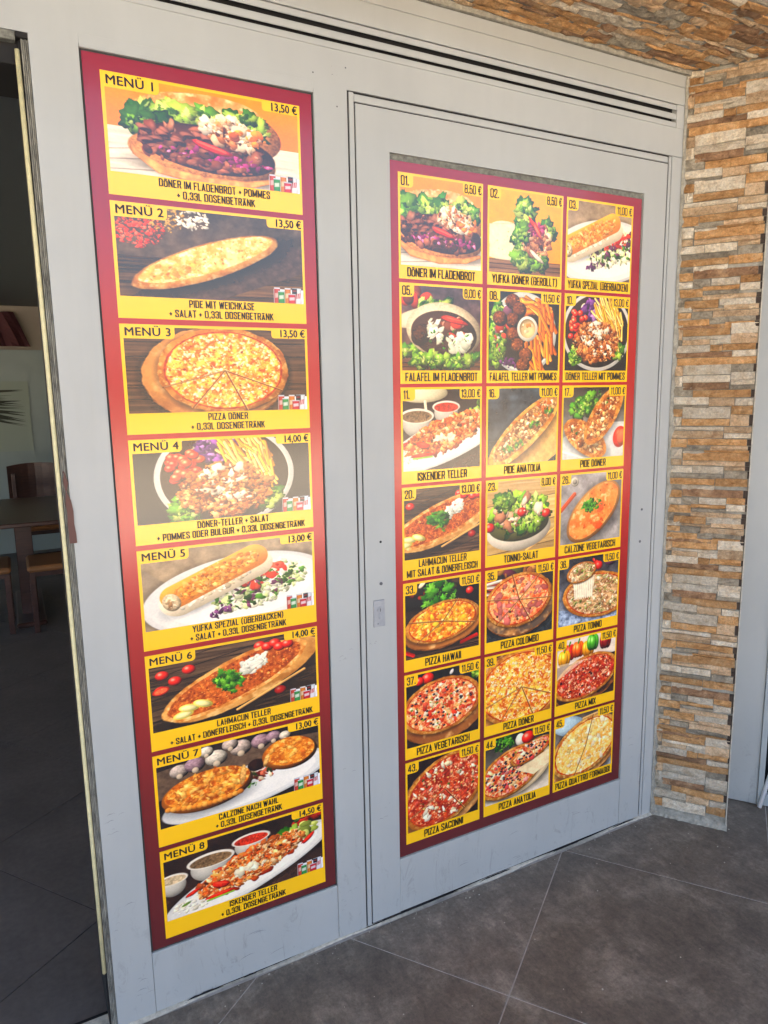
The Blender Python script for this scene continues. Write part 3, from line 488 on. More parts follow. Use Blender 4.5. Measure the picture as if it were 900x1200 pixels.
SM = dict(O=stone_mat('ochre_stone', 'cf9e66', 'ac7944', 'e2bb8a'), W=stone_mat('cream_stone', 'e2d4ba', 'c6b090', 'eee6d2'), T=stone_mat('tan_stone', 'd6b68e', 'b3906a', 'e4cca8'),
          B=stone_mat('brown_stone', 'a07a58', '77583e', 'c8a57e'), G=stone_mat('grey_stone', 'a59a85', '746c5d', 'bbb19c'))
tile = Mat('dark_stoneware', '5a5351', .5); f = tile.noise(5.5, 10, .76, None, .3); tile.col(tile.ramp(f, ((.3, '5c544b'), (.5, '71675c'), (.68, '9a8f80'))))
tile.mul(tile.rand(), .9, 1.1).mul(tile.noise(75, 8, .85), .55, 1.34).mul(tile.noise(34, 8, .85, (1, .35, 1), .4), .66, 1.25); tile.bump(tile.noise(150, 5, .7), .25, .002).rvar(tile.noise(16, 5), .42, .62)
itile = Mat('dark_interior_stoneware', '625c58', .5); itile.mul(itile.noise(3, 8, .7), .75, 1.2).mul(itile.noise(50, 5), .85, 1.12)
grout = Mat('floor_grout', 'b3aca4', .9); grout.mul(grout.noise(30, 4), .7, 1.1)
ground_m = Mat('street_paving', 'b5a994', .9); ground_m.mul(ground_m.noise(.6, 6), .85, 1.15).mul(ground_m.noise(30, 3), .9, 1.05)
plaster = Mat('render_plaster', 'b7ada0', .9); plaster.mul(plaster.noise(3, 5), .93, 1.05)
shade_m = Mat('canopy_board', '6a6762', .8); shade_m.mul(shade_m.noise(4, 4), .85, 1.1)
yellow = Mat('yellow_print', 'ffc206', .3); letter = Mat('black_print', '14130f', .35)
def glossy(mm, rough=.2, coat=.6):
    mm.b.inputs['Roughness'].default_value = rough; mm.b.inputs['Coat Weight'].default_value = coat; mm.b.inputs['Coat Roughness'].default_value = .12; mm.b.inputs['Coat IOR'].default_value = 1.5
    mm.bump(mm.noise(60, 2), .035, .003).bump(mm.noise(5, 2), .05, .02)
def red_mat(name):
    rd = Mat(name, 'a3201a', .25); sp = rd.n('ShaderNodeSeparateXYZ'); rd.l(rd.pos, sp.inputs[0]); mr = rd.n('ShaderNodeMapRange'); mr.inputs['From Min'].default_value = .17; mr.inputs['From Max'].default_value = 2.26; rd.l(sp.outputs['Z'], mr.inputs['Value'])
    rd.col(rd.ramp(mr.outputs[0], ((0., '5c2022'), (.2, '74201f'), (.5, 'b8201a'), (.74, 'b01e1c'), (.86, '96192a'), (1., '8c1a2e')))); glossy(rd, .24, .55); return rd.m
glossy(yellow, .25, .8)
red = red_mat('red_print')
# ---------------------------------------------------------------- ground and floor
g = mesh('ground', [(-400, -400, -.016), (400, -400, -.016), (400, 400, -.016), (-400, 400, -.016)], [(0, 1, 2, 3)], ground_m.m); props(g, kind='structure')
def clip(poly, nx, ny, c):
    out = []
    for i in range(len(poly)):
        p, q = poly[i - 1], poly[i]; a = p[0] * nx + p[1] * ny - c; b = q[0] * nx + q[1] * ny - c
        if (a < 0) != (b < 0): t = a / (a - b); out.append((p[0] + (q[0] - p[0]) * t, p[1] + (q[1] - p[1]) * t))
        if b <= 0: out.append(q)
    return out
def floor_set(name, mat, u0, v0, nu, nv, su, sv, clips, z, gr, gname):
    base = empty(name, (CORN.x, D, z), kind='structure'); pts = []
    for i in range(nu):
        for j in range(nv):
            gp = .0017
            q = [(u0 + i * su + gp, v0 + j * sv + gp), (u0 + (i + 1) * su - gp, v0 + j * sv + gp), (u0 + (i + 1) * su - gp, v0 + (j + 1) * sv - gp), (u0 + i * su + gp, v0 + (j + 1) * sv - gp)]
            q = [tuple(fr(ST, (a, b, 0))[:2]) for a, b in q]
            for c in clips: q = clip(q, *c) if q else q
            if len(q) < 3: continue
            area = sum(q[k - 1][0] * q[k][1] - q[k][0] * q[k - 1][1] for k in range(len(q)))
            if abs(area) < .002: continue
            if area < 0: q = q[::-1]
            cx = sum(p[0] for p in q) / len(q); cy = sum(p[1] for p in q) / len(q); n = len(q); ins = .0012 if z == 0 and name == 'pavement' else .0002
            vs = [(x, y, z - .008) for x, y in q] + [(x, y, z - ins) for x, y in q]
            vs += [(x + (cx - x) * .003, y + (cy - y) * .003, z) for x, y in q]
            fs = [(k, (k + 1) % n, n + (k + 1) % n, n + k) for k in range(n)] + [(n + k, n + (k + 1) % n, 2 * n + (k + 1) % n, 2 * n + k) for k in range(n)] + [tuple(range(2 * n, 3 * n))]
            mesh('floor_tile', vs, fs, mat, base)
    return base
pav = floor_set('pavement', tile.m, -.252 - 8 * .636, .349 - 2 * .656, 15, 8, .636, .656, [(0, 1, D - .012)], 0, None, None)
boxes('grout_bed', [(-7, 9, -6, D + .001, -.012, -.0016)], grout.m, pav)
inn = floor_set('interior_floor', itile.m, -1.45 - 10 * .62, 1.235 - 9 * .60, 18, 14, .62, .60, [(0, -1, -(D + .07)), (0, 1, 8.2), (1, 0, 1.85), (-1, 0, 4.2)], .0, None, None)
boxes('grout_bed', [(-4.2, 1.85, D + .002, 8.2, -.012, -.0026)], dark.m, inn)
# ---------------------------------------------------------------- metal door wall
Y = D
wall = empty('metal_wall', (.8, D, 0), 'light grey painted metal wall with a long ventilation slot, framing the door and the narrow menu poster', 'wall')
Mm = metal.m; B = .0012
def part(name, L, mat=Mm, par=wall, bev=B): return boxes(name, L, mat, par, ID, bev)
th = .05
part('stile', [(.102, .1935, Y, Y + .2, .006, 2.2643)], bev=0); part('stile', [(.7062, .7935, Y, Y + th, .006, 2.2643)], bev=0)
part('bottom_rail', [(.1943, .7054, Y + .0004, Y + th, .006, .1738)])
part('top_bead', [(.1943, .7054, Y - .0006, Y + .03, 2.2575, 2.2835)])
part('header_panel', [(-4., .7935, Y, Y + th, 2.2643, 2.27849), (-4., 1.9735, Y, Y + th, 2.2785, 2.3615)], bev=0)
part('jamb', [(1.9265, 1.9735, Y + .0006, Y + th, .004, 2.278)])
frp = [(.7990, .8125, Y + .001, Y + th, .004, 2.2765), (.8127, 1.907, Y + .001, Y + th, 2.2560, 2.2735), (1.9130, 1.9238, Y + .001, Y + th, .004, 2.2765)]
part('door_frame', frp)
part('louvre_slat', [(-4., 1.937, Y + .0015, Y + .005, 2.3632, 2.3785)]); part('louvre_slat', [(-4., 1.937, Y + .0015, Y + .005, 2.3862, 2.4030)]); part('louvre_slat', [(-4., 1.937, Y + .0015, Y + .005, 2.4145, 2.4290)])
part('jamb', [(1.9375, 1.9735, Y + .0002, Y + th, 2.362, 2.4305)])
part('fascia_panel', [(-4., 1.9735, Y + .0002, Y + th, 2.4315, 2.4825)]); part('fascia_panel', [(-4., 1.9735, Y + .0006, Y + th, 2.4835, 2.5185)])
part('backing', [(.11, 1.9735, Y + .052, Y + .09, .01, 2.262), (-4., 1.9735, Y + .052, Y + .09, 2.266, 2.52)], dark.m, bev=0)
part('gap_shade_strip', [(.7937, .7989, Y + .004, Y + .05, .006, 2.2784), (.8126, .8154, Y + .004, Y + .05, .012, 2.2559), (1.9065, 1.9129, Y + .004, Y + .05, .012, 2.2559), (1.9239, 1.9264, Y + .004, Y + .05, .006, 2.2784),  # dark strips set into the gaps and slots to stand in for their shade
                  (.7991, 1.9237, Y + .0045, Y + .05, 2.2736, 2.2783), (.8127, 1.907, Y + .0045, Y + .05, 2.2521, 2.2558), (-4., 1.937, Y + .02, Y + .05, 2.362, 2.431)], dark.m, bev=0)
part('corner_seal', [(1.9738, 1.983, Y - .004, Y + .03, .004, 2.52)], mortar.m)
part('poster_recess', [(.1945, .7052, Y + .006, Y + .05, .1742, 2.2572)], Mat('recess_shade', '2b2a29', .7).m, bev=0)  # recess coloured dark, the shadow around the poster edge put into the colour
# open end of the wall: brush seal, cream bead, lintel
for k in range(4): part('brush_seal', [(.0885 + k * .0034, .0909 + k * .0034, Y + .003 + .002 * (k % 2), Y + .03, .006, 2.252)], brushm.m, bev=0)
part('seal_backing', [(.084, .1019, Y + .012, Y + .2, .006, 2.252)], dark.m, bev=0)
o = tube('rubber_bead', [(.0825, Y + .006, .165), (.0822, Y + .004, .6), (.0828, Y + .005, 1.2), (.082, Y + .004, 1.8), (.0805, Y + .005, 2.232)], .0046, cream.m, wall, 8)
part('lintel', [(-4., .079, Y + .001, Y + .02, 2.247, 2.2638)], gask.m); part('lintel', [(-4., .1, Y + .021, Y + .2, 2.21, 2.262)], dark.m)
part('lintel_bracket', [(.0795, .1015, Y - .0005, Y + .02, 2.2535, 2.2638)], dark.m)
vs = []; n = 7
for i in range(n + 1):
    z = 1.24 + .16 * i / n; vs += [(.093 + .002 * math.sin(i * 3), Y - .002, z), (.105 + (.006 * math.sin(i * 2.4) if i % 2 else .003) - .008 * (i / n), Y - .0035, z + .004 * math.sin(i * 5))]
mesh('torn_strip', vs, [(2 * i, 2 * i + 1, 2 * i + 3, 2 * i + 2) for i in range(n)], brown.m, wall)
for x, z in ((.705, 2.30), (.79, 2.325), (.765, 2.235)): part('rivet', [(x, x + .003, Y - .0006, Y + .002, z, z + .003)], seam.m, bev=0)
thr = empty('threshold', (-1, D, 0), 'pale metal threshold strip at the foot of the dark open doorway', 'threshold')
boxes('sill', [(-4, .1, Y + .006, Y + .055, -.004, .009)], pale.m, thr, bev=.002); boxes('track', [(-4, .1, Y + .057, Y + .068, -.004, .004)], dark.m, thr)
# sealant line along the foot of the wall, uneven
vs = []; fs = []; rg = random.Random(3); xs = [.1 + i * .012 for i in range(157)]
for i, x in enumerate(xs):
    w_ = .006 + .004 * math.sin(i * .21) + .002 * rg.random(); h_ = max(.0008, .003 + .003 * math.sin(i * .13 + 1) + .001 * rg.random())
    vs += [(x, Y - w_, .0006), (x, Y - w_ * .4, h_ * .6), (x, Y + .004, h_)]
    if i: b = 3 * i; fs += [(b - 3, b, b + 1, b - 2), (b - 2, b + 1, b + 2, b - 1)]
se = mesh('sealant_line', vs, fs, pale.m, pav)
rg = random.Random(17); vs = []; fs = []
for x0_, x1_ in ((.27, .37), (.42, .46), (.78, 1.12), (1.2, 1.33), (1.5, 1.62), (1.78, 1.9)):
    n_ = int((x1_ - x0_) / .01); b0 = len(vs)
    for i in range(n_ + 1):
        x = x0_ + (x1_ - x0_) * i / n_; e = math.sin(3.14159 * i / n_) ** .5; hh = .0035 + (.004 + .004 * rg.random()) * e
        vs += [(x, Y - .0012, .0035), (x, Y - .0012, hh)]
        if i: q = b0 + 2 * i; fs.append((q - 2, q, q + 1, q - 1))
mesh('broken_sealant_gap', vs, fs, dark.m, wall)
# ---------------------------------------------------------------- door leaf
door = empty('door', (.813, D, 0), 'closed light grey metal door without a handle, carrying the wide poster of numbered dishes', 'door')
def dp(name, L, mat=Mm, bev=B): return boxes(name, L, mat, door, ID, bev)
dp('stile', [(.8155, .9087, Y, Y + th, .010, 2.1534)], bev=0); dp('stile', [(1.8087, 1.9064, Y, Y + th, .010, 2.1534)], bev=0)
dp('top_rail', [(.8155, 1.9064, Y, Y + th, 2.1535, 2.252)], bev=0); dp('bottom_rail', [(.9092, 1.8082, Y + .0003, Y + th, .010, .1838)])
dp('poster_recess', [(.9094, 1.808, Y + .007, Y + .05, .184, 2.1533)], gask.m, 0)
lk = dp('lock_plate', [(.8365, .8715, Y - .0032, Y + .001, .918, .994)], steel.m, .0008)
def cyl(name, x, z, r, y0, y1, mat, par, n=16):
    return tube(name, [(x, y1, z), (x, y0, z)], r, mat, par, n)
cyl('lock_cylinder', .8555, .966, .0078, Y - .0062, Y - .002, steel.m, lk); boxes('keyhole', [(.8547, .8563, Y - .0066, Y - .006, .962, .971)], dark.m, lk)
boxes('cylinder_slot', [(.8515, .8595, Y - .0048, Y - .003, .940, .957)], steel.m, lk, bev=.002)
cyl('screw', .849, .927, .0015, Y - .0037, Y - .003, dark.m, lk, 8)
cyl('screw_hole', .8632, 1.156, .0035, Y - .0005, Y + .002, dark.m, door); cyl('screw_hole', .8622, 1.039, .0045, Y - .0015, Y + .002, seam.m, door)
cyl('screw_hole', 1.8575, 1.155, .004, Y - .0012, Y + .002, seam.m, door); cyl('screw_hole', 1.855, 1.045, .0045, Y - .0012, Y + .002, seam.m, door)
def scuffs(name, par, spots, seed):
    q = random.Random(seed); vs = []; fs = []
    for x, z, n, L in spots:
        for k in range(n):
            a = x + (q.random() - .5) * L * 1.6; c = z + (q.random() - .5) * L * 2.4; l = L * (.25 + .6 * q.random()); sl_ = (q.random() - .5) * .35; t = .0003 + .0005 * q.random(); i0 = len(vs)
            for u in (0, .33, .7, 1): vs.append((a + l * u, Y - .0004, c + l * u * sl_ + .004 * math.sin(u * 3)))
            for u in (1, .7, .33, 0): vs.append((a + l * u, Y - .0004, c + l * u * sl_ + .004 * math.sin(u * 3) + (t if 0 < u < 1 else 0)))
            fs.append(tuple(range(i0, i0 + 8)))
    return mesh(name, vs, fs, seam.m, par)
scuffs('scuff_marks', wall, [(.125, .55, 8, .025), (.17, .08, 5, .05), (.13, .3, 3, .03), (.745, .86, 5, .02), (.735, .12, 6, .03), (.745, .5, 2, .02), (.45, .1, 4, .06), (.76, 2.31, 3, .01)], 4)
scuffs('scuff_marks', door, [(1.3, .09, 6, .06), (1.1, .12, 3, .05), (.86, .35, 4, .03), (1.85, .3, 4, .04), (1.6, .1, 4, .05), (.83, .87, 3, .012)], 5)
q = random.Random(8); vs = []; fs = []
for k in range(90):
    if k < 45: x = .3 + 1.65 * q.random(); y_ = Y - .015 - .05 * q.random() ** 2
    else: x = .5 + 1.8 * q.random(); y_ = .9 + .75 * q.random()
    rr2 = .0012 + .0016 * q.random() ** 3; i0 = len(vs)
    vs += [(x - rr2, y_ - rr2, 0), (x + rr2, y_ - rr2 * .6, 0), (x + rr2 * .7, y_ + rr2, 0), (x - rr2 * .8, y_ + rr2 * .7, 0), (x, y_, rr2 * 1.1)]; fs += [(i0, i0 + 1, i0 + 4), (i0 + 1, i0 + 2, i0 + 4), (i0 + 2, i0 + 3, i0 + 4), (i0 + 3, i0, i0 + 4)]
crumb = mesh('crumbs', vs, fs, pale.m); props(crumb, 'pale specks of grit and crumbs lying on the dark paving before the door', 'litter', None, 'stuff')
# ---------------------------------------------------------------- posters
def text(name, body, x, z, size, y, par, xs=1., align='CENTER', off=0., wmax=None, bold=.022):
    c = bpy.data.curves.new('txt', 'FONT'); c.body = body; c.size = size; c.align_x = align; c.align_y = 'CENTER'; c.offset = off; c.resolution_u = 3; c.space_character = 1.02 if xs < 1 else 1.06
    o = bpy.data.objects.new('txt', c); COL.objects.link(o); bpy.context.view_layer.update()
    me = bpy.data.meshes.new_from_object(o.evaluated_get(bpy.context.evaluated_depsgraph_get())); bpy.data.objects.remove(o)
    w_ = max(v.co.x for v in me.vertices) - min(v.co.x for v in me.vertices)
    if wmax and w_ * xs > wmax: xs = wmax / w_
    base = worldloc(par)
    for v in me.vertices: v.co = (x - base.x + v.co.x * xs, y - base.y, z - base.z + v.co.y)
    k0 = [tuple(v.co) for v in me.vertices]; f0 = [tuple(p.vertices) for p in me.polygons]; d = size * bold; vs = []; fs = []
    for j, (dx, dz) in enumerate(((0, 0), (-d, 0), (d, 0), (-d * .5, d * .6), (d * .5, -d * .6))):
        fs += [tuple(i + len(vs) for i in f) for f in f0]; vs += [(a + dx, b_ - j * .00004, c_ + dz) for a, b_, c_ in k0]
    bpy.data.meshes.remove(me); me = bpy.data.meshes.new(name); me.from_pydata(vs, [], fs); r = link(name, me, par, letter.m); return r
# condensed poster lettering drawn as straight strokes (advance width, polylines on a 0-.36 by 0-1 grid)
def rr_(x0, y0, x1, y1, c=.085): return [(x0 + c, y0), (x1 - c, y0), (x1, y0 + c), (x1, y1 - c), (x1 - c, y1), (x0 + c, y1), (x0, y1 - c), (x0, y0 + c), (x0 + c, y0)]
_O = rr_(0, 0, .34, 1); _c = .085
GL = {'A': (.36, [[(0, 0), (.17, 1), (.34, 0)], [(.06, .24), (.28, .24)]]), 'B': (.34, [[(0, 0), (0, 1), (.25, 1), (.33, .92), (.33, .62), (.25, .53), (0, .53)], [(.25, .53), (.34, .44), (.34, .09), (.26, 0), (0, 0)]]),
      'C': (.34, [[(.34, .74), (.34, .915), (.255, 1), (.085, 1), (0, .915), (0, .085), (.085, 0), (.255, 0), (.34, .085), (.34, .26)]]), 'D': (.34, [[(0, 0), (0, 1), (.25, 1), (.34, .9), (.34, .1), (.25, 0), (0, 0)]]),
      'E': (.28, [[(.28, 1), (0, 1), (0, 0), (.28, 0)], [(0, .52), (.23, .52)]]), 'F': (.27, [[(.27, 1), (0, 1), (0, 0)], [(0, .5), (.22, .5)]]),
      'G': (.34, [[(.34, .7), (.34, .915), (.255, 1), (.085, 1), (0, .915), (0, .085), (.085, 0), (.255, 0), (.34, .085), (.34, .48), (.19, .48)]]), 'H': (.34, [[(0, 0), (0, 1)], [(.34, 0), (.34, 1)], [(0, .52), (.34, .52)]]),
      'I': (0., [[(0, 0), (0, 1)]]), 'K': (.35, [[(0, 0), (0, 1)], [(.33, 1), (.03, .42)], [(.13, .6), (.35, 0)]]), 'L': (.26, [[(0, 1), (0, 0), (.26, 0)]]),
      'M': (.48, [[(0, 0), (0, 1), (.24, .12), (.48, 1), (.48, 0)]]), 'N': (.36, [[(0, 0), (0, 1), (.36, 0), (.36, 1)]]), 'O': (.34, [_O]), 'P': (.33, [[(0, 0), (0, 1), (.25, 1), (.33, .91), (.33, .53), (.25, .44), (0, .44)]]),
      'Q': (.34, [_O, [(.22, .18), (.38, -.06)]]), 'R': (.34, [[(0, 0), (0, 1), (.25, 1), (.33, .91), (.33, .57), (.25, .48), (0, .48)], [(.22, .48), (.34, 0)]]), 'S': (.33, [[(.33, .74), (.33, .915), (.25, 1), (.085, 1), (0, .915), (0, .7), (.33, .32), (.33, .085), (.25, 0), (.085, 0), (0, .085), (0, .27)]]),
      'T': (.32, [[(0, 1), (.32, 1)], [(.16, 1), (.16, 0)]]), 'U': (.34, [[(0, 1), (0, .085), (.085, 0), (.255, 0), (.34, .085), (.34, 1)]]), 'V': (.36, [[(0, 1), (.18, 0), (.36, 1)]]), 'W': (.54, [[(0, 1), (.13, 0), (.27, .9), (.41, 0), (.54, 1)]]),
      'X': (.35, [[(0, 0), (.35, 1)], [(0, 1), (.35, 0)]]), 'J': (.25, [[(0, .2), (0, .085), (.06, 0), (.19, 0), (.25, .085), (.25, 1)]]),
      'Y': (.36, [[(0, 1), (.18, .44), (.36, 1)], [(.18, .44), (.18, 0)]]), 'Z': (.31, [[(0, 1), (.31, 1), (0, 0), (.31, 0)]]), '0': (.34, [_O]), '1': (.12, [[(0, .84), (.12, 1), (.12, 0)]]),
      '2': (.32, [[(0, .7), (0, .915), (.085, 1), (.235, 1), (.32, .915), (.32, .66), (0, .1), (0, 0), (.32, 0)]]), '3': (.32, [[(0, .76), (0, .915), (.085, 1), (.235, 1), (.32, .915), (.32, .62), (.24, .53), (.12, .53)], [(.24, .53), (.32, .44), (.32, .085), (.235, 0), (.085, 0), (0, .085), (0, .24)]]),
      '4': (.36, [[(.26, 0), (.26, 1), (0, .3), (0, .22), (.36, .22)]]), '5': (.32, [[(.3, 1), (.02, 1), (0, .5), (.07, .6), (.24, .6), (.32, .52), (.32, .085), (.235, 0), (.085, 0), (0, .085), (0, .26)]]),
      '6': (.33, [[(.33, .76), (.33, .915), (.245, 1), (.085, 1), (0, .915), (0, .085), (.085, 0), (.245, 0), (.33, .085), (.33, .47), (.25, .56), (.085, .56), (0, .48)]]), '7': (.32, [[(0, 1), (.32, 1), (.1, 0)]]),
      '8': (.34, [rr_(.01, .53, .33, 1), rr_(0, 0, .34, .53)]), '9': (.33, [[(0, .24), (0, .085), (.085, 0), (.245, 0), (.33, .085), (.33, .915), (.245, 1), (.085, 1), (0, .915), (0, .52), (.085, .44), (.245, .44), (.33, .52)]]),
      '.': (.05, [[(0, .03), (.05, .03)], [(.02, 0), (.02, .08)]]), ',': (.03, [[(.03, .06), (0, -.12)]]), '+': (.26, [[(0, .42), (.26, .42)], [(.13, .22), (.13, .62)]]), '-': (.18, [[(0, .45), (.18, .45)], [(0, .48), (.18, .48)]]), '(': (.17, [[(.15, 1.08), (.02, .8), (.02, .2), (.15, -.08)]]), ')': (.15, [[(0, 1.08), (.13, .8), (.13, .2), (0, -.08)]]),
      '&': (.4, [[(.4, 0), (.07, .68), (.07, .92), (.14, 1), (.22, 1), (.29, .92), (.29, .74), (0, .38), (0, .09), (.085, 0), (.2, 0), (.36, .3), (.36, .45)]]), '€': (.42, [[(.42, .84), (.34, 1), (.2, 1), (.1, .88), (.1, .12), (.2, 0), (.34, 0), (.42, .16)], [(-.02, .62), (.28, .62)], [(-.02, .4), (.26, .4)]])}
for ch, base in (('Ä', 'A'), ('Ö', 'O'), ('Ü', 'U')): GL[ch] = (GL[base][0], [[(x, y * .8) for x, y in pl] for pl in GL[base][1]] + [[(.08, .99), (.08, 1.06)], [(.26, .99), (.26, 1.06)]])
def block_text(name, body, x, z, h, y, par, align='CENTER', wmax=None, hw=.066, xs=1., track=.19):
    """h = height of the capitals; every stroke is a thin black strip"""
    pen = 0; segs = []
    for ch in body:
        if ch == ' ': pen += .26; continue
        w_, pls = GL[ch]
        for pl in pls:
            for p, q in zip(pl, pl[1:]): segs.append(((p[0] + pen, p[1]), (q[0] + pen, q[1])))
        pen += w_ + track
    pen -= track; tot = (pen + 2 * hw) * h; k = xs
    if wmax and tot * k > wmax: k = wmax / tot
    ox = {'CENTER': -pen / 2, 'LEFT': hw, 'RIGHT': -pen - hw}[align]; vs = []; fs = []; base = worldloc(par); s1 = h / (1 + 2 * hw)
    for i, (p, q) in enumerate(segs):
        dx, dy = q[0] - p[0], q[1] - p[1]; L = math.hypot(dx, dy); ux, uy = dx / L, dy / L; e = hw * (.95 if L < .02 else .75); b0 = len(vs)
        for a, s in ((-1, -1), (1, -1), (1, 1), (-1, 1)):
            cx = (p if a < 0 else q); vx = cx[0] + ux * e * a - uy * hw * s; vy = cx[1] + uy * e * a + ux * hw * s
            vs.append((x + (vx + ox) * h * k - base.x, y - base.y - i * 2e-6, z + (vy - .5) * s1 - base.z))
        fs.append((b0, b0 + 1, b0 + 2, b0 + 3))
    me = bpy.data.meshes.new(name); me.from_pydata(vs, [], fs); return link(name, me, par, letter.m)
IMG = {}
def picture(par, name, x0, x1, z0, z1, y, asp, seed, cans=False):
    im = paint(name, asp, 240, seed, cans); h, w_, _ = im.shape
    key = 'food_%d' % seed; ig = bpy.data.images.new(key, w_, h); px = np.ones((h, w_, 4), np.float32); px[..., :3] = im[::-1]; ig.pixels.foreach_set(px.ravel()); ig.pack()
    mt = Mat('print_' + key, 'ffffff', .25); t = mt.n('ShaderNodeTexImage'); t.image = ig; t.extension = 'EXTEND'; tc = mt.n('ShaderNodeTexCoord'); mt.l(tc.outputs['UV'], t.inputs[0]); mt.col(t.outputs[0]); glossy(mt, .25, .8)
    o = mesh('food_photo', [(x0, y, z0), (x1, y, z0), (x1, y, z1), (x0, y, z1)], [(0, 1, 2, 3)], mt.m, par)
    uv = o.data.uv_layers.new(name='UVMap')
    for i, c in enumerate(((0, 0), (1, 0), (1, 1), (0, 1))): uv.data[i].uv = c
    return o
def tab(par, x0, x1, z0, z1, y, corner):
    """yellow tag with one rounded corner ('br' bottom right, 'bl' bottom left)"""
    r = min(x1 - x0, z1 - z0) * .3; pts = [(x0, z1), (x1, z1)]
    if corner == 'br': pts += [(x1 - r + r * math.cos(t), z0 + r - r * math.sin(t)) for t in (0, .5, 1., 1.57)] + [(x0, z0)]
    else: pts += [(x1, z0)] + [(x0 + r - r * math.sin(t), z0 + r - r * math.cos(t)) for t in (0, .5, 1., 1.57)]
    return mesh('tag', [(x, y, z) for x, z in pts][::-1], [tuple(range(len(pts)))], yellow.m, par)
YP = Y + .0052
p1 = empty('menu_poster', (.194, YP, .176), 'tall narrow red poster of eight set menus, beside the dark doorway', 'poster', 'menu posters')
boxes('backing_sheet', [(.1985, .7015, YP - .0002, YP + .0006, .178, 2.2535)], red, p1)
SET = (('doner', 'MENÜ 1', '13,50 €', 'DÖNER IM FLADENBROT + POMMES', '+ 0,33L DOSENGETRÄNK'), ('pide', 'MENÜ 2', '13,50 €', 'PIDE MIT WEICHKÄSE', '+ SALAT + 0,33L DOSENGETRÄNK'),
       ('pizza', 'MENÜ 3', '13,50 €', 'PIZZA DÖNER', '+ 0,33L DOSENGETRÄNK'), ('teller', 'MENÜ 4', '14,00 €', 'DÖNER-TELLER + SALAT', '+ POMMES ODER BULGUR + 0,33L DOSENGETRÄNK'),
       ('yufka', 'MENÜ 5', '13,00 €', 'YUFKA SPEZIAL (ÜBERBACKEN)', '+ SALAT + 0,33L DOSENGETRÄNK'), ('lahmacun', 'MENÜ 6', '14,00 €', 'LAHMACUN TELLER', '+ SALAT + DÖNERFLEISCH + 0,33L DOSENGETRÄNK'),
       ('calzone', 'MENÜ 7', '13,00 €', 'CALZONE NACH WAHL', '+ 0,33L DOSENGETRÄNK'), ('iskender', 'MENÜ 8', '14,50 €', 'ISKENDER TELLER', '+ 0,33L DOSENGETRÄNK'))
for i, (pic, t1, pr, l1, l2) in enumerate(SET):
    zt = 2.2235 - i * .2548; zb = zt - .2425; x0, x1 = .2315, .6705; y = YP - .0006
    c = mesh('menu_card', [(x0, y, zb), (x1, y, zb), (x1, y, zt), (x0, y, zt)], [(0, 1, 2, 3)], yellow.m, p1)
    picture(c, pic, x0 + .007, x1 - .006, zb + .047, zt - .006, y - .0003, 1.74, i + 1, True)
    tab(c, x0, x0 + .118, zt - .031, zt - .001, y - .0006, 'br'); text('title_lettering', t1, x0 + .009, zt - .017, .0255, y - .0009, c, 1.08, 'LEFT', 0, None, .028)
    tab(c, x1 - .092, x1, zt - .024, zt - .001, y - .0006, 'bl'); text('price_lettering', pr, x1 - .005, zt - .0135, .0245, y - .0009, c, .86, 'RIGHT', 0, .084, .034)
    xc = (x0 + x1) / 2 + .012
    block_text('caption_lettering', l1, xc, zb + .0355, .0168, y - .0009, c, 'CENTER', .425, .08, 1.06, .225); block_text('caption_lettering', l2, xc, zb + .0135, .0168, y - .0009, c, 'CENTER', .405, .08, 1.06, .225)
YP = Y + .006
p2 = empty('menu_poster', (.909, YP, .184), 'wide red poster with a grid of twenty-one numbered dishes, on the grey door', 'poster', 'menu posters')
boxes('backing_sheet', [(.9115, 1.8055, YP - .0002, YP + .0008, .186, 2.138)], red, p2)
DISH = (('doner', '01.', '8,50 €', 'DÖNER IM FLADENBROT'), ('wrap', '02.', '8,50 €', 'YUFKA DÖNER (GEROLLT)'), ('yufka', '03.', '11,00 €', 'YUFKA SPEZIAL (ÜBERBACKEN)'),
        ('falafel', '05.', '8,00 €', 'FALAFEL IM FLADENBROT'), ('falteller', '08.', '11,50 €', 'FALAFEL TELLER MIT POMMES'), ('teller', '10.', '13,00 €', 'DÖNER TELLER MIT POMMES'),
        ('iskender', '11.', '13,00 €', 'ISKENDER TELLER'), ('pideana', '16.', '11,00 €', 'PIDE ANATOLIA'), ('pidedoner', '17.', '11,00 €', 'PIDE DÖNER'),
        ('lahmacun', '20.', '13,00 €', 'LAHMACUN TELLER|MIT SALAT & DÖNERFLEISCH'), ('salat', '23.', '9,00 €', 'TONNO-SALAT'), ('calveg', '26.', '11,00 €', 'CALZONE VEGETARISCH'),
        ('hawaii', '33.', '11,50 €', 'PIZZA HAWAII'), ('colombo', '35.', '11,50 €', 'PIZZA COLOMBO'), ('tonno', '36.', '11,50 €', 'PIZZA TONNO'),
        ('veg', '37.', '11,50 €', 'PIZZA VEGETARISCH'), ('pizza', '39.', '11,50 €', 'PIZZA DÖNER'), ('mix', '40.', '11,50 €', 'PIZZA MIX'),
        ('saconni', '43.', '11,50 €', 'PIZZA SACONNI'), ('anatolia', '44.', '11,50 €', 'PIZZA ANATOLIA'), ('quattro', '45.', '11,50 €', 'PIZZA QUATTRO FORMAGGI'))
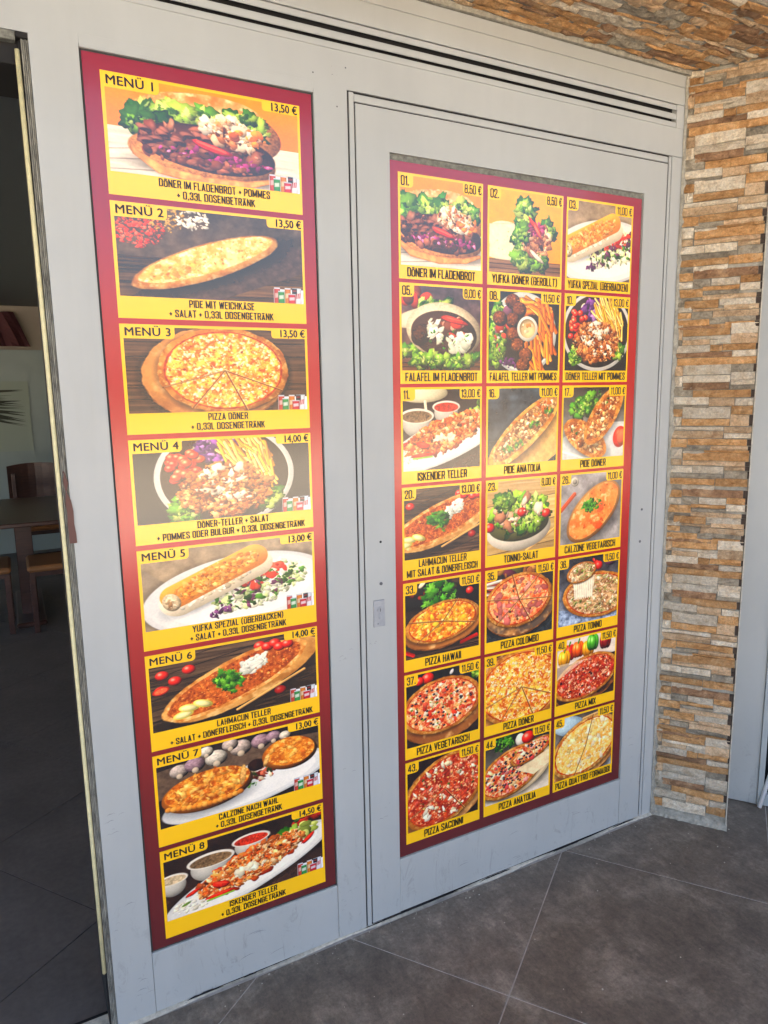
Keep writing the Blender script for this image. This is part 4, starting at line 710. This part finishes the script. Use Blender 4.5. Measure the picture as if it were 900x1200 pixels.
for i, (pic, no, pr, cap) in enumerate(DISH):
    cx_, rw = i % 3, i // 3; x0, x1 = ((.9345, 1.2005), (1.2165, 1.4865), (1.5005, 1.770))[cx_]; zt = 2.1125 - rw * .2717; zb = zt - .262; y = YP - .0006
    c = mesh('menu_card', [(x0, y, zb), (x1, y, zb), (x1, y, zt), (x0, y, zt)], [(0, 1, 2, 3)], yellow.m, p2); two = '|' in cap; bh = .057 if two else .035
    picture(c, pic, x0 + .006, x1 - .006, zb + bh, zt - .006, y - .0003, 1.04, i + 21)
    tab(c, x0, x0 + .045, zt - .036, zt - .001, y - .0006, 'br'); block_text('number_lettering', no, x0 + .008, zt - .0195, .0245, y - .0009, c, 'LEFT', None, .075, 1.)
    pw = .066 if len(pr) < 7 else .076
    tab(c, x1 - pw, x1, zt - .034, zt - .001, y - .0006, 'bl'); block_text('price_lettering', pr, x1 - .005, zt - .0185, .0235, y - .0009, c, 'RIGHT', pw - .010, .075, 1.)
    for k, ln in enumerate(cap.split('|')): block_text('caption_lettering', ln, (x0 + x1) / 2, zb + (.0435 if two and k == 0 else .0178 if not two else .016), .0235 if not two else .0215, y - .0009, c, 'CENTER', .248, .078, 1., .2)
# ---------------------------------------------------------------- stone pillar
def stone_mesh(w, h, dep, rg, nx=4, ny=2):
    """rough faced slab: front grid bulging unevenly, sides running back; local x along, y out, z up"""
    vs = []; fs = []; zz = [(0, 0)]
    tl = (rg.random() - .5) * dep * .7; tz = (rg.random() - .5) * dep * .5
    for j in range(ny + 1):
        for i in range(nx + 1):
            e = i in (0, nx) or j in (0, ny); wx = 0 if i in (0, nx) else (rg.random() - .5) * w / nx * .5; wz = (rg.random() - .5) * (.0016 if j in (0, ny) else h * .3)
            d = dep * (.45 + .55 * rg.random()) + tl * (i / nx - .5) + tz * (j / ny - .5) - (dep * .25 if e else 0)
            vs.append(((i / nx - .5) * w + wx + (rg.random() - .5) * .0012 * e, d, (j / ny - .5) * h + wz))
    for j in range(ny):
        for i in range(nx):
            a = j * (nx + 1) + i
            fs += [(a, a + 1, a + nx + 2), (a, a + nx + 2, a + nx + 1)] if rg.random() < .5 else [(a, a + 1, a + nx + 1), (a + 1, a + nx + 2, a + nx + 1)]
    ring = [i for i in range(nx + 1)] + [j * (nx + 1) + nx for j in range(1, ny + 1)] + [ny * (nx + 1) + i for i in range(nx - 1, -1, -1)] + [j * (nx + 1) for j in range(ny - 1, 0, -1)]
    b0 = len(vs)
    for k in ring: vs.append((vs[k][0], -.006, vs[k][2]))
    n = len(ring)
    for k in range(n): fs.append((ring[k], b0 + k, b0 + (k + 1) % n, ring[(k + 1) % n]))
    return vs, fs
PIL = [(4,25,1750,1760,'W'),(25,166,1723,1759,'O'),(168,246,1726,1758,'W'),(4,24,1712,1750,'T'),(169,246,1694,1726,'T'),(25,169,1710,1722,'W'),(25,108,1695,1712,'T'),(4,22,1695,1711,'G'),(109,170,1694,1710,'W'),(4,110,1670,1694,'W'),(146,242,1674,1694,'O'),(110,145,1672,1693,'O'),(176,246,1653,1673,'W'),(96,175,1654,1671,'B'),(4,96,1655,1670,'B'),(4,13,1630,1654,'G'),(13,246,1629,1653,'O'),(32,175,1598,1630,'W'),(175,239,1604,1629,'G'),(4,32,1596,1628,'T'),(176,246,1580,1604,'W'),(31,175,1573,1596,'W'),(4,31,1560,1594,'W'),(177,246,1564,1580,'W'),(34,173,1549,1573,'B'),(175,246,1550,1564,'G'),(4,63,1530,1559,'G'),(65,237,1523,1548,'O'),(4,7,1500,1527,'G'),(4,115,1501,1526,'W'),(116,192,1495,1521,'T'),(194,246,1497,1520,'W'),(4,116,1489,1500,'G'),(183,246,1467,1496,'O'),(37,181,1455,1493,'W'),(4,37,1461,1487,'O'),(182,237,1431,1467,'T'),(4,34,1431,1459,'W'),(35,181,1431,1454,'O'),(4,164,1415,1428,'W'),(165,246,1407,1428,'T'),(4,164,1390,1414,'T'),(166,246,1391,1406,'W'),(56,235,1366,1388,'O'),(4,55,1358,1387,'O'),(128,239,1350,1365,'T'),(42,127,1349,1363,'G'),(4,42,1321,1354,'W'),(109,243,1343,1351,'O'),(44,111,1338,1347,'W'),(45,244,1315,1342,'O'),(4,41,1298,1319,'T'),(45,234,1299,1314,'T'),(172,234,1284,1299,'T'),(77,171,1272,1296,'W'),(4,76,1273,1295,'W'),(174,242,1258,1283,'G'),(4,171,1255,1271,'G'),(148,245,1231,1257,'O'),(4,147,1233,1254,'O'),(47,147,1215,1232,'W'),(4,46,1216,1228,'G'),(49,234,1192,1219,'B'),(4,48,1188,1213,'O'),(186,242,1172,1194,'O'),(102,185,1168,1190,'W'),(48,100,1166,1189,'G'),(4,47,1165,1184,'W'),(187,243,1148,1170,'W'),(78,185,1154,1167,'O'),(4,79,1135,1162,'O'),(82,185,1140,1153,'G'),(79,234,1125,1140,'T'),(25,78,1125,1133,'G'),(4,25,1108,1133,'G'),(26,127,1099,1125,'O'),(129,233,1105,1125,'W'),(4,49,1090,1107,'W'),(144,243,1090,1105,'T'),(51,143,1090,1098,'T'),(4,48,1070,1088,'O'),(49,110,1069,1088,'G'),(112,244,1068,1088,'T'),(104,236,1053,1070,'G'),(4,103,1045,1065,'O'),(150,234,1034,1053,'O'),(4,148,1033,1045,'B')]
pil = empty('stone_pillar', CORN, 'short pillar faced with ochre, cream and grey split stone strips, between the metal wall and the right shopfront', 'pillar')
boxes('core', [(-.02, .2480, -.215, -.0105, -.01, 2.532)], mortar.m, pil, ST)
boxes('edge_trim', [(.2482, .2515, -.216, -.001, .0, 2.517)], pale.m, pil, ST)
rg = random.Random(11); PER = .7107
for s0, s1, z0, z1, c in PIL:
    w_, h_ = (s1 - s0) / 1000 - .0006, (z1 - z0) / 1000 - .0009; me = None
    for k in range(-2, 3):
        a, b = z0 / 1000 + k * PER, z1 / 1000 + k * PER
        if a < .012 or b > 2.534: continue
        if me is None:
            vs, fs = stone_mesh(w_, h_, .013 if c != 'G' else .009, rg); me = bpy.data.meshes.new('stone')
            me.from_pydata([tuple(A2 * v[0] + N2 * (v[1] - .0085) + Vector((0, 0, v[2]))) for v in vs], [], fs); me.materials.append(SM[c])
        o = link('stone', me, pil); o.location = A2 * ((s0 + s1) / 2000) + Vector((0, 0, (a + b) / 2))
nb = []
for s0, s1, z0, z1, c in PIL:
    if 228 <= s1 <= 243:
        for k in range(-2, 3):
            a, b_ = z0 / 1000 + k * PER, z1 / 1000 + k * PER
            if a > .03 and b_ < 2.53: nb.append((s1 / 1000 + .001, .2476, -.0104, -.0035, a + .001, b_ - .001))
boxes('joint_notch', nb, Mat('dark_notch', '3f342c', .9).m, pil, ST)
# dusty mortar smear in the inner corner and the lumpy base line
vs = []; fs = []; rg = random.Random(5)
for i in range(126):
    z = .004 + i * .02; w_ = .006 + .014 * rg.random() ** 2
    vs += [tuple(fr(ST, (-.002, .004 + .003 * rg.random(), z))), tuple(fr(ST, (w_ * .6, .0035 + .003 * rg.random(), z + .004 * rg.random()))), tuple(fr(ST, (w_, -.009, z)))]
    if i: b = 3 * i; fs += [(b - 3, b - 2, b + 1, b), (b - 2, b - 1, b + 2, b + 1)]
mesh('mortar_smear', vs, fs, mortar.m, pil)
vs = []; fs = []
for i in range(30):
    s = -.004 + i * .0089; w_ = .006 + .006 * rg.random(); h_ = .02 + .01 * rg.random()
    vs += [tuple(fr(ST, (s, w_, .0007))), tuple(fr(ST, (s, w_ * .45, .006 + .004 * rg.random()))), tuple(fr(ST, (s, .001 + .003 * rg.random(), h_ * .6))), tuple(fr(ST, (s, -.009, h_)))]
    if i: b = 4 * i; fs += [(b - 4, b - 3, b + 1, b), (b - 3, b - 2, b + 2, b + 1), (b - 2, b - 1, b + 3, b + 2)]
mesh('mortar_foot', vs, fs, mortar.m, pil)
# ---------------------------------------------------------------- stone soffit over the door
sof = empty('stone_soffit', (1.5, 1.48, 2.52), 'overhang faced underneath with ochre and brown split stone, above the door and pillar', 'overhang')
YF = 1.303
boxes('slab', [(-4, 4, YF + .004, D + .5, 2.532, 2.62)], mortar.m, sof); boxes('fascia', [(-4, 6, YF - .03, YF + .003, 2.534, 3.2)], plaster.m, sof)
rg = random.Random(21); y = D - .012
boxes('mortar_edge', [(-.5, 1.99, D - .011, D - .001, 2.518, 2.534)], mortar.m, sof)
row = 0; cols = 'OOOTBWTGOWB'
while y > YF + .012:
    h_ = rg.choice((.014, .018, .022, .028, .034)); h_ = min(h_, y - YF - .002)
    x = -.2 + rg.random() * .1; xe = 2.75
    while x < xe:
        L = rg.choice((.06, .09, .12, .16, .2)); c = cols[rg.randrange(len(cols))]
        ym = y - h_ / 2
        # keep the stones on the open side of the pillar face
        lim = CORN.x + (D - ym) * (A2.x / -A2.y) + .26 if ym > D - .205 else xe
        if ym > D - .205: lim = CORN.x + (D - ym) * (A2.x / -A2.y) - .002
        if x > lim - .012: break
        L = min(L, lim - x)
        if .6 < x + L and x < 2.6:
            vs, fs = stone_mesh(L - .0008, h_ - .0008, .013, rg); me = bpy.data.meshes.new('stone')
            me.from_pydata([(v[0], v[2], -v[1]) for v in vs], [], fs); me.materials.append(SM[c]); me.update()
            o = link('stone', me, sof); o.location = (x + L / 2 - 1.5, ym - 1.48, .0165)
        x += L
    y -= h_; row += 1
# ---------------------------------------------------------------- building mass and canopy
bld = empty('building', (0, 4, 0), 'plain shop building that holds the dark doorway, above and behind the metal wall', 'building')
boxes('roof', [(-4.5, 5, 1.34, 9, 2.63, 3.3)], plaster.m, bld); boxes('ceiling', [(-4.2, 1.86, 2.62, 8.3, 2.5, 2.52)], Mat('dark_ceiling', '5a6062', .5).m, bld)
boxes('bulkhead', [(-4.2, 1.86, D + .092, 2.615, 2.49, 2.518)], Mat('brown_bulkhead', '8a7363', .8).m, bld)
boxes('outer_wall', [(-4.4, -4.2, D + .1, 3.2, -.02, 2.63), (-4.4, -4.2, 3.2, 7.4, -.02, .5), (-4.4, -4.2, 7.4, 8.5, -.02, 2.63), (1.86, 1.95, D + .1, 8.5, -.02, 2.63), (-4.2, 1.86, 8.21, 8.5, -.02, 2.63), (-4.4, -3.6, D, D + .099, -.02, 2.63)], plaster.m, bld)  # left side open above a sill: unseen opening added to brighten the room
inw = Mat('interior_beige_wall', 'a79f90', .8); boxes('back_wall_panel', [(-4.2, 1.86, 8.17, 8.205, 0, 2.49)], inw.m, bld)
teal = Mat('teal_partition', '96a5a1', .5); teal.mul(teal.noise(2, 3), .9, 1.08)
pt = empty('partition', (.1, 8, 0), 'grey-green partition at the back of the dim dining room', 'partition')
boxes('panel', [(-2.5, .37, 8.1, 8.165, .0, 2.06)], teal.m, pt); boxes('panel', [(.385, 1.2, 8.04, 8.165, .0, 2.09)], teal.m, pt)
gr = empty('wall_picture', (-.1, 8.09, 1.4), 'blurred picture of dark grasses on the grey-green partition', 'picture')
boxes('print', [(-.6, .2, 8.09, 8.098, 1.05, 1.75)], Mat('grass_print', '98a698', .6).m, gr)
rg = random.Random(9); vs = []; fs = []
for k in range(70):
    z = 1.46 + .1 * rg.random(); x = -.55 + .1 * rg.random(); L = .35 + .4 * rg.random(); a = (rg.random() - .5) * .5; b = len(vs); t_ = .006 + .01 * rg.random(); xe = min(x + L, .16)
    vs += [(x, 8.0885 - k * .00002, z), (x + (xe - x) * .5, 8.0885 - k * .00002, z + L * a * .6 + t_), (xe, 8.0885 - k * .00002, z + L * a * .9 - .03), (x + (xe - x) * .5, 8.0885 - k * .00002, z + L * a * .6 - t_)]; fs.append((b, b + 1, b + 2, b + 3))
mesh('grass_blades', vs, fs, Mat('grass_ink', '2c3528', .6).m, gr)
wood = Mat('dark_brown_wood', '4a3028', .3); wood.mul(wood.noise(8, 5, .6, (1, 8, 8)), .7, 1.2)
seatm = Mat('orange_brown_seat', '9a6a40', .5)
# table
tb = empty('dining_table', (-.25, 6, 0), 'dark brown dining table with a glossy top inside the dim room', 'table')
boxes('tabletop', [(-1.1, .42, 5.2, 6.6, .72, .75)], wood.m, tb, bev=.006); boxes('pedestal', [(-.04, .07, 5.55, 5.72, .03, .72)], wood.m, tb, bev=.004); boxes('pedestal', [(-.75, -.6, 5.55, 5.72, .03, .72)], wood.m, tb, bev=.004)
boxes('foot', [(-.08, .11, 5.3, 6.3, 0, .035)], wood.m, tb, bev=.01); boxes('foot', [(-.79, -.56, 5.3, 6.3, 0, .035)], wood.m, tb, bev=.01)
def chair(x, y, rz, lab):
    t = empty('chair', (0, 0, 0)); props(t, lab, 'chair', 'wooden chairs at the dining table')
    boxes('seat', [(-.22, .22, -.2, .22, .42, .46)], seatm.m, t, bev=.015)
    for sx in (-.2, .17): boxes('leg', [(sx, sx + .035, -.19, -.155, 0, .42)], wood.m, t, bev=.003); boxes('leg', [(sx, sx + .035, .185, .22, 0, .9)], wood.m, t, bev=.003)
    boxes('seat_frame', [(-.19, .19, -.18, .2, .385, .418)], wood.m, t)
    vs = []; n = 8
    for i in range(n + 1):
        a = (i / n - .5); yy = .205 + .05 * (1 - (2 * a) ** 2)
        for z, e in ((.66, 0), (.97 + .02 * (1 - (2 * a) ** 2), 0), (.97 + .02 * (1 - (2 * a) ** 2), .02), (.66, .02)): vs.append((a * .46, yy + e, z))
    fs = [(4 * i + k, 4 * i + (k + 1) % 4, 4 * i + 4 + (k + 1) % 4, 4 * i + 4 + k) for i in range(n) for k in range(4)] + [(0, 3, 2, 1), (4 * n, 4 * n + 1, 4 * n + 2, 4 * n + 3)]
    mesh('backrest', vs, fs, wood.m, t); boxes('stretcher', [(-.17, .17, -.18, -.165, .2, .22)], wood.m, t)
    t.location = (x, y, 0); t.rotation_euler = (0, 0, rz); return t
chair(.215, 5.35, R(-90), 'chair with an orange-brown seat in front of the table, nearest the doorway edge'); chair(.17, 7.0, 0, 'chair with its dark curved backrest showing behind the dining table'); chair(-.28, 5.4, R(90), 'chair whose orange-brown seat shows left of the table pedestal, at the left picture edge')
ct = empty('hanging_jacket', (.03, 8.08, 2.1), 'dark red cloth hanging above the partition near the doorway edge', 'cloth')
vs = []; fs = []
for j in range(7):
    for i in range(9): x = -.22 + .34 * i / 8 * (1 + .04 * j); vs.append((x + .01 * j, 8.05 + .03 * math.sin(i * 1.7 + j * .3), 2.42 - j * .055))
for j in range(6):
    for i in range(8): a = j * 9 + i; fs.append((a, a + 1, a + 10, a + 9))
o = mesh('fabric', vs, fs, Mat('dark_red_cloth', '4a2226', .8).m, ct); md = o.modifiers.new('thick', 'SOLIDIFY'); md.thickness = .02
# right shopfront wing, in line with the stone face but set back
rw = empty('shopfront_frame', fr(ST, (.3, -.22, 0)), 'plain grey metal shopfront post set back to the right of the stone pillar', 'shopfront')
boxes('post_panel', [(.2525, .3535, -.26, -.22, .002, 2.9)], Mm, rw, ST, B); boxes('mullion', [(.3545, .3735, -.26, -.212, .002, 2.9)], trim.m, rw, ST, B); boxes('transom', [(.3737, 9, -.26, -.215, 2.3, 2.9)], Mm, rw, ST, B)
boxes('bottom_rail', [(.3737, 9, -.255, -.22, .002, .05)], trim.m, rw, ST, B)
for k in range(5): boxes('mullion', [(1.8 + k * 1.4, 1.85 + k * 1.4, -.26, -.215, .05, 2.3)], Mm, rw, ST, B)
gl = Mat('shop_glass', '101314', .04); gl.b.inputs['Transmission Weight'].default_value = .0
boxes('glass_pane', [(.3737, 9, -.245, -.238, .052, 2.298)], gl.m, rw, ST)
boxes('wing_wall', [(.2, 9, -1.2, -.262, .0, 3.3)], plaster.m, bld, ST)
can = empty('canopy', (0, 0, 3.2), 'dark flat canopy above the stone overhang, at the top right corner', 'canopy')
boxes('deck', [(-4.5, 7, -1.0, 1.27, 3.2, 3.32)], shade_m.m, can)
# white folding stand, only its feet show
stn = empty('folding_stand', (2.4, 1.45, 0), 'white metal legs of a stand at the right edge, before the dark shop glass', 'stand')
whm = Mat('white_enamel', 'e6e8ea', .35)
p0 = Vector((2.349, 1.487, .004)); A_ = Vector((.23, -.10, 1.0))
for q in (p0, p0 + Vector((.05, -.075, 0))): tube('leg', [q, q + A_ * .9], .0075, whm.m, stn, 10)
tube('crossbar', [p0 + A_ * .5, p0 + Vector((.05, -.075, 0)) + A_ * .5], .006, whm.m, stn)
# the other side of the square (seen only as reflections in the glossy posters)
ob = empty('opposite_building', (0, -18, 0), 'plain low building across the square', 'building')
boxes('wall', [(-60, 60, -34, -18, 0, 3.4)], Mat('brown_render', '6f665e', .9).m, ob)
for k in range(24): boxes('window', [(-58 + k * 5, -55.8 + k * 5, -18.02, -17.96, 1., 2.6)], gl.m, ob)
up_ = boxes('upper_shade_mass', [(-8, 8, 2.5, 9, 3.31, 9.0)], plaster.m, bld)  # unseen mass added above the shop, height shaped to shade the near ground
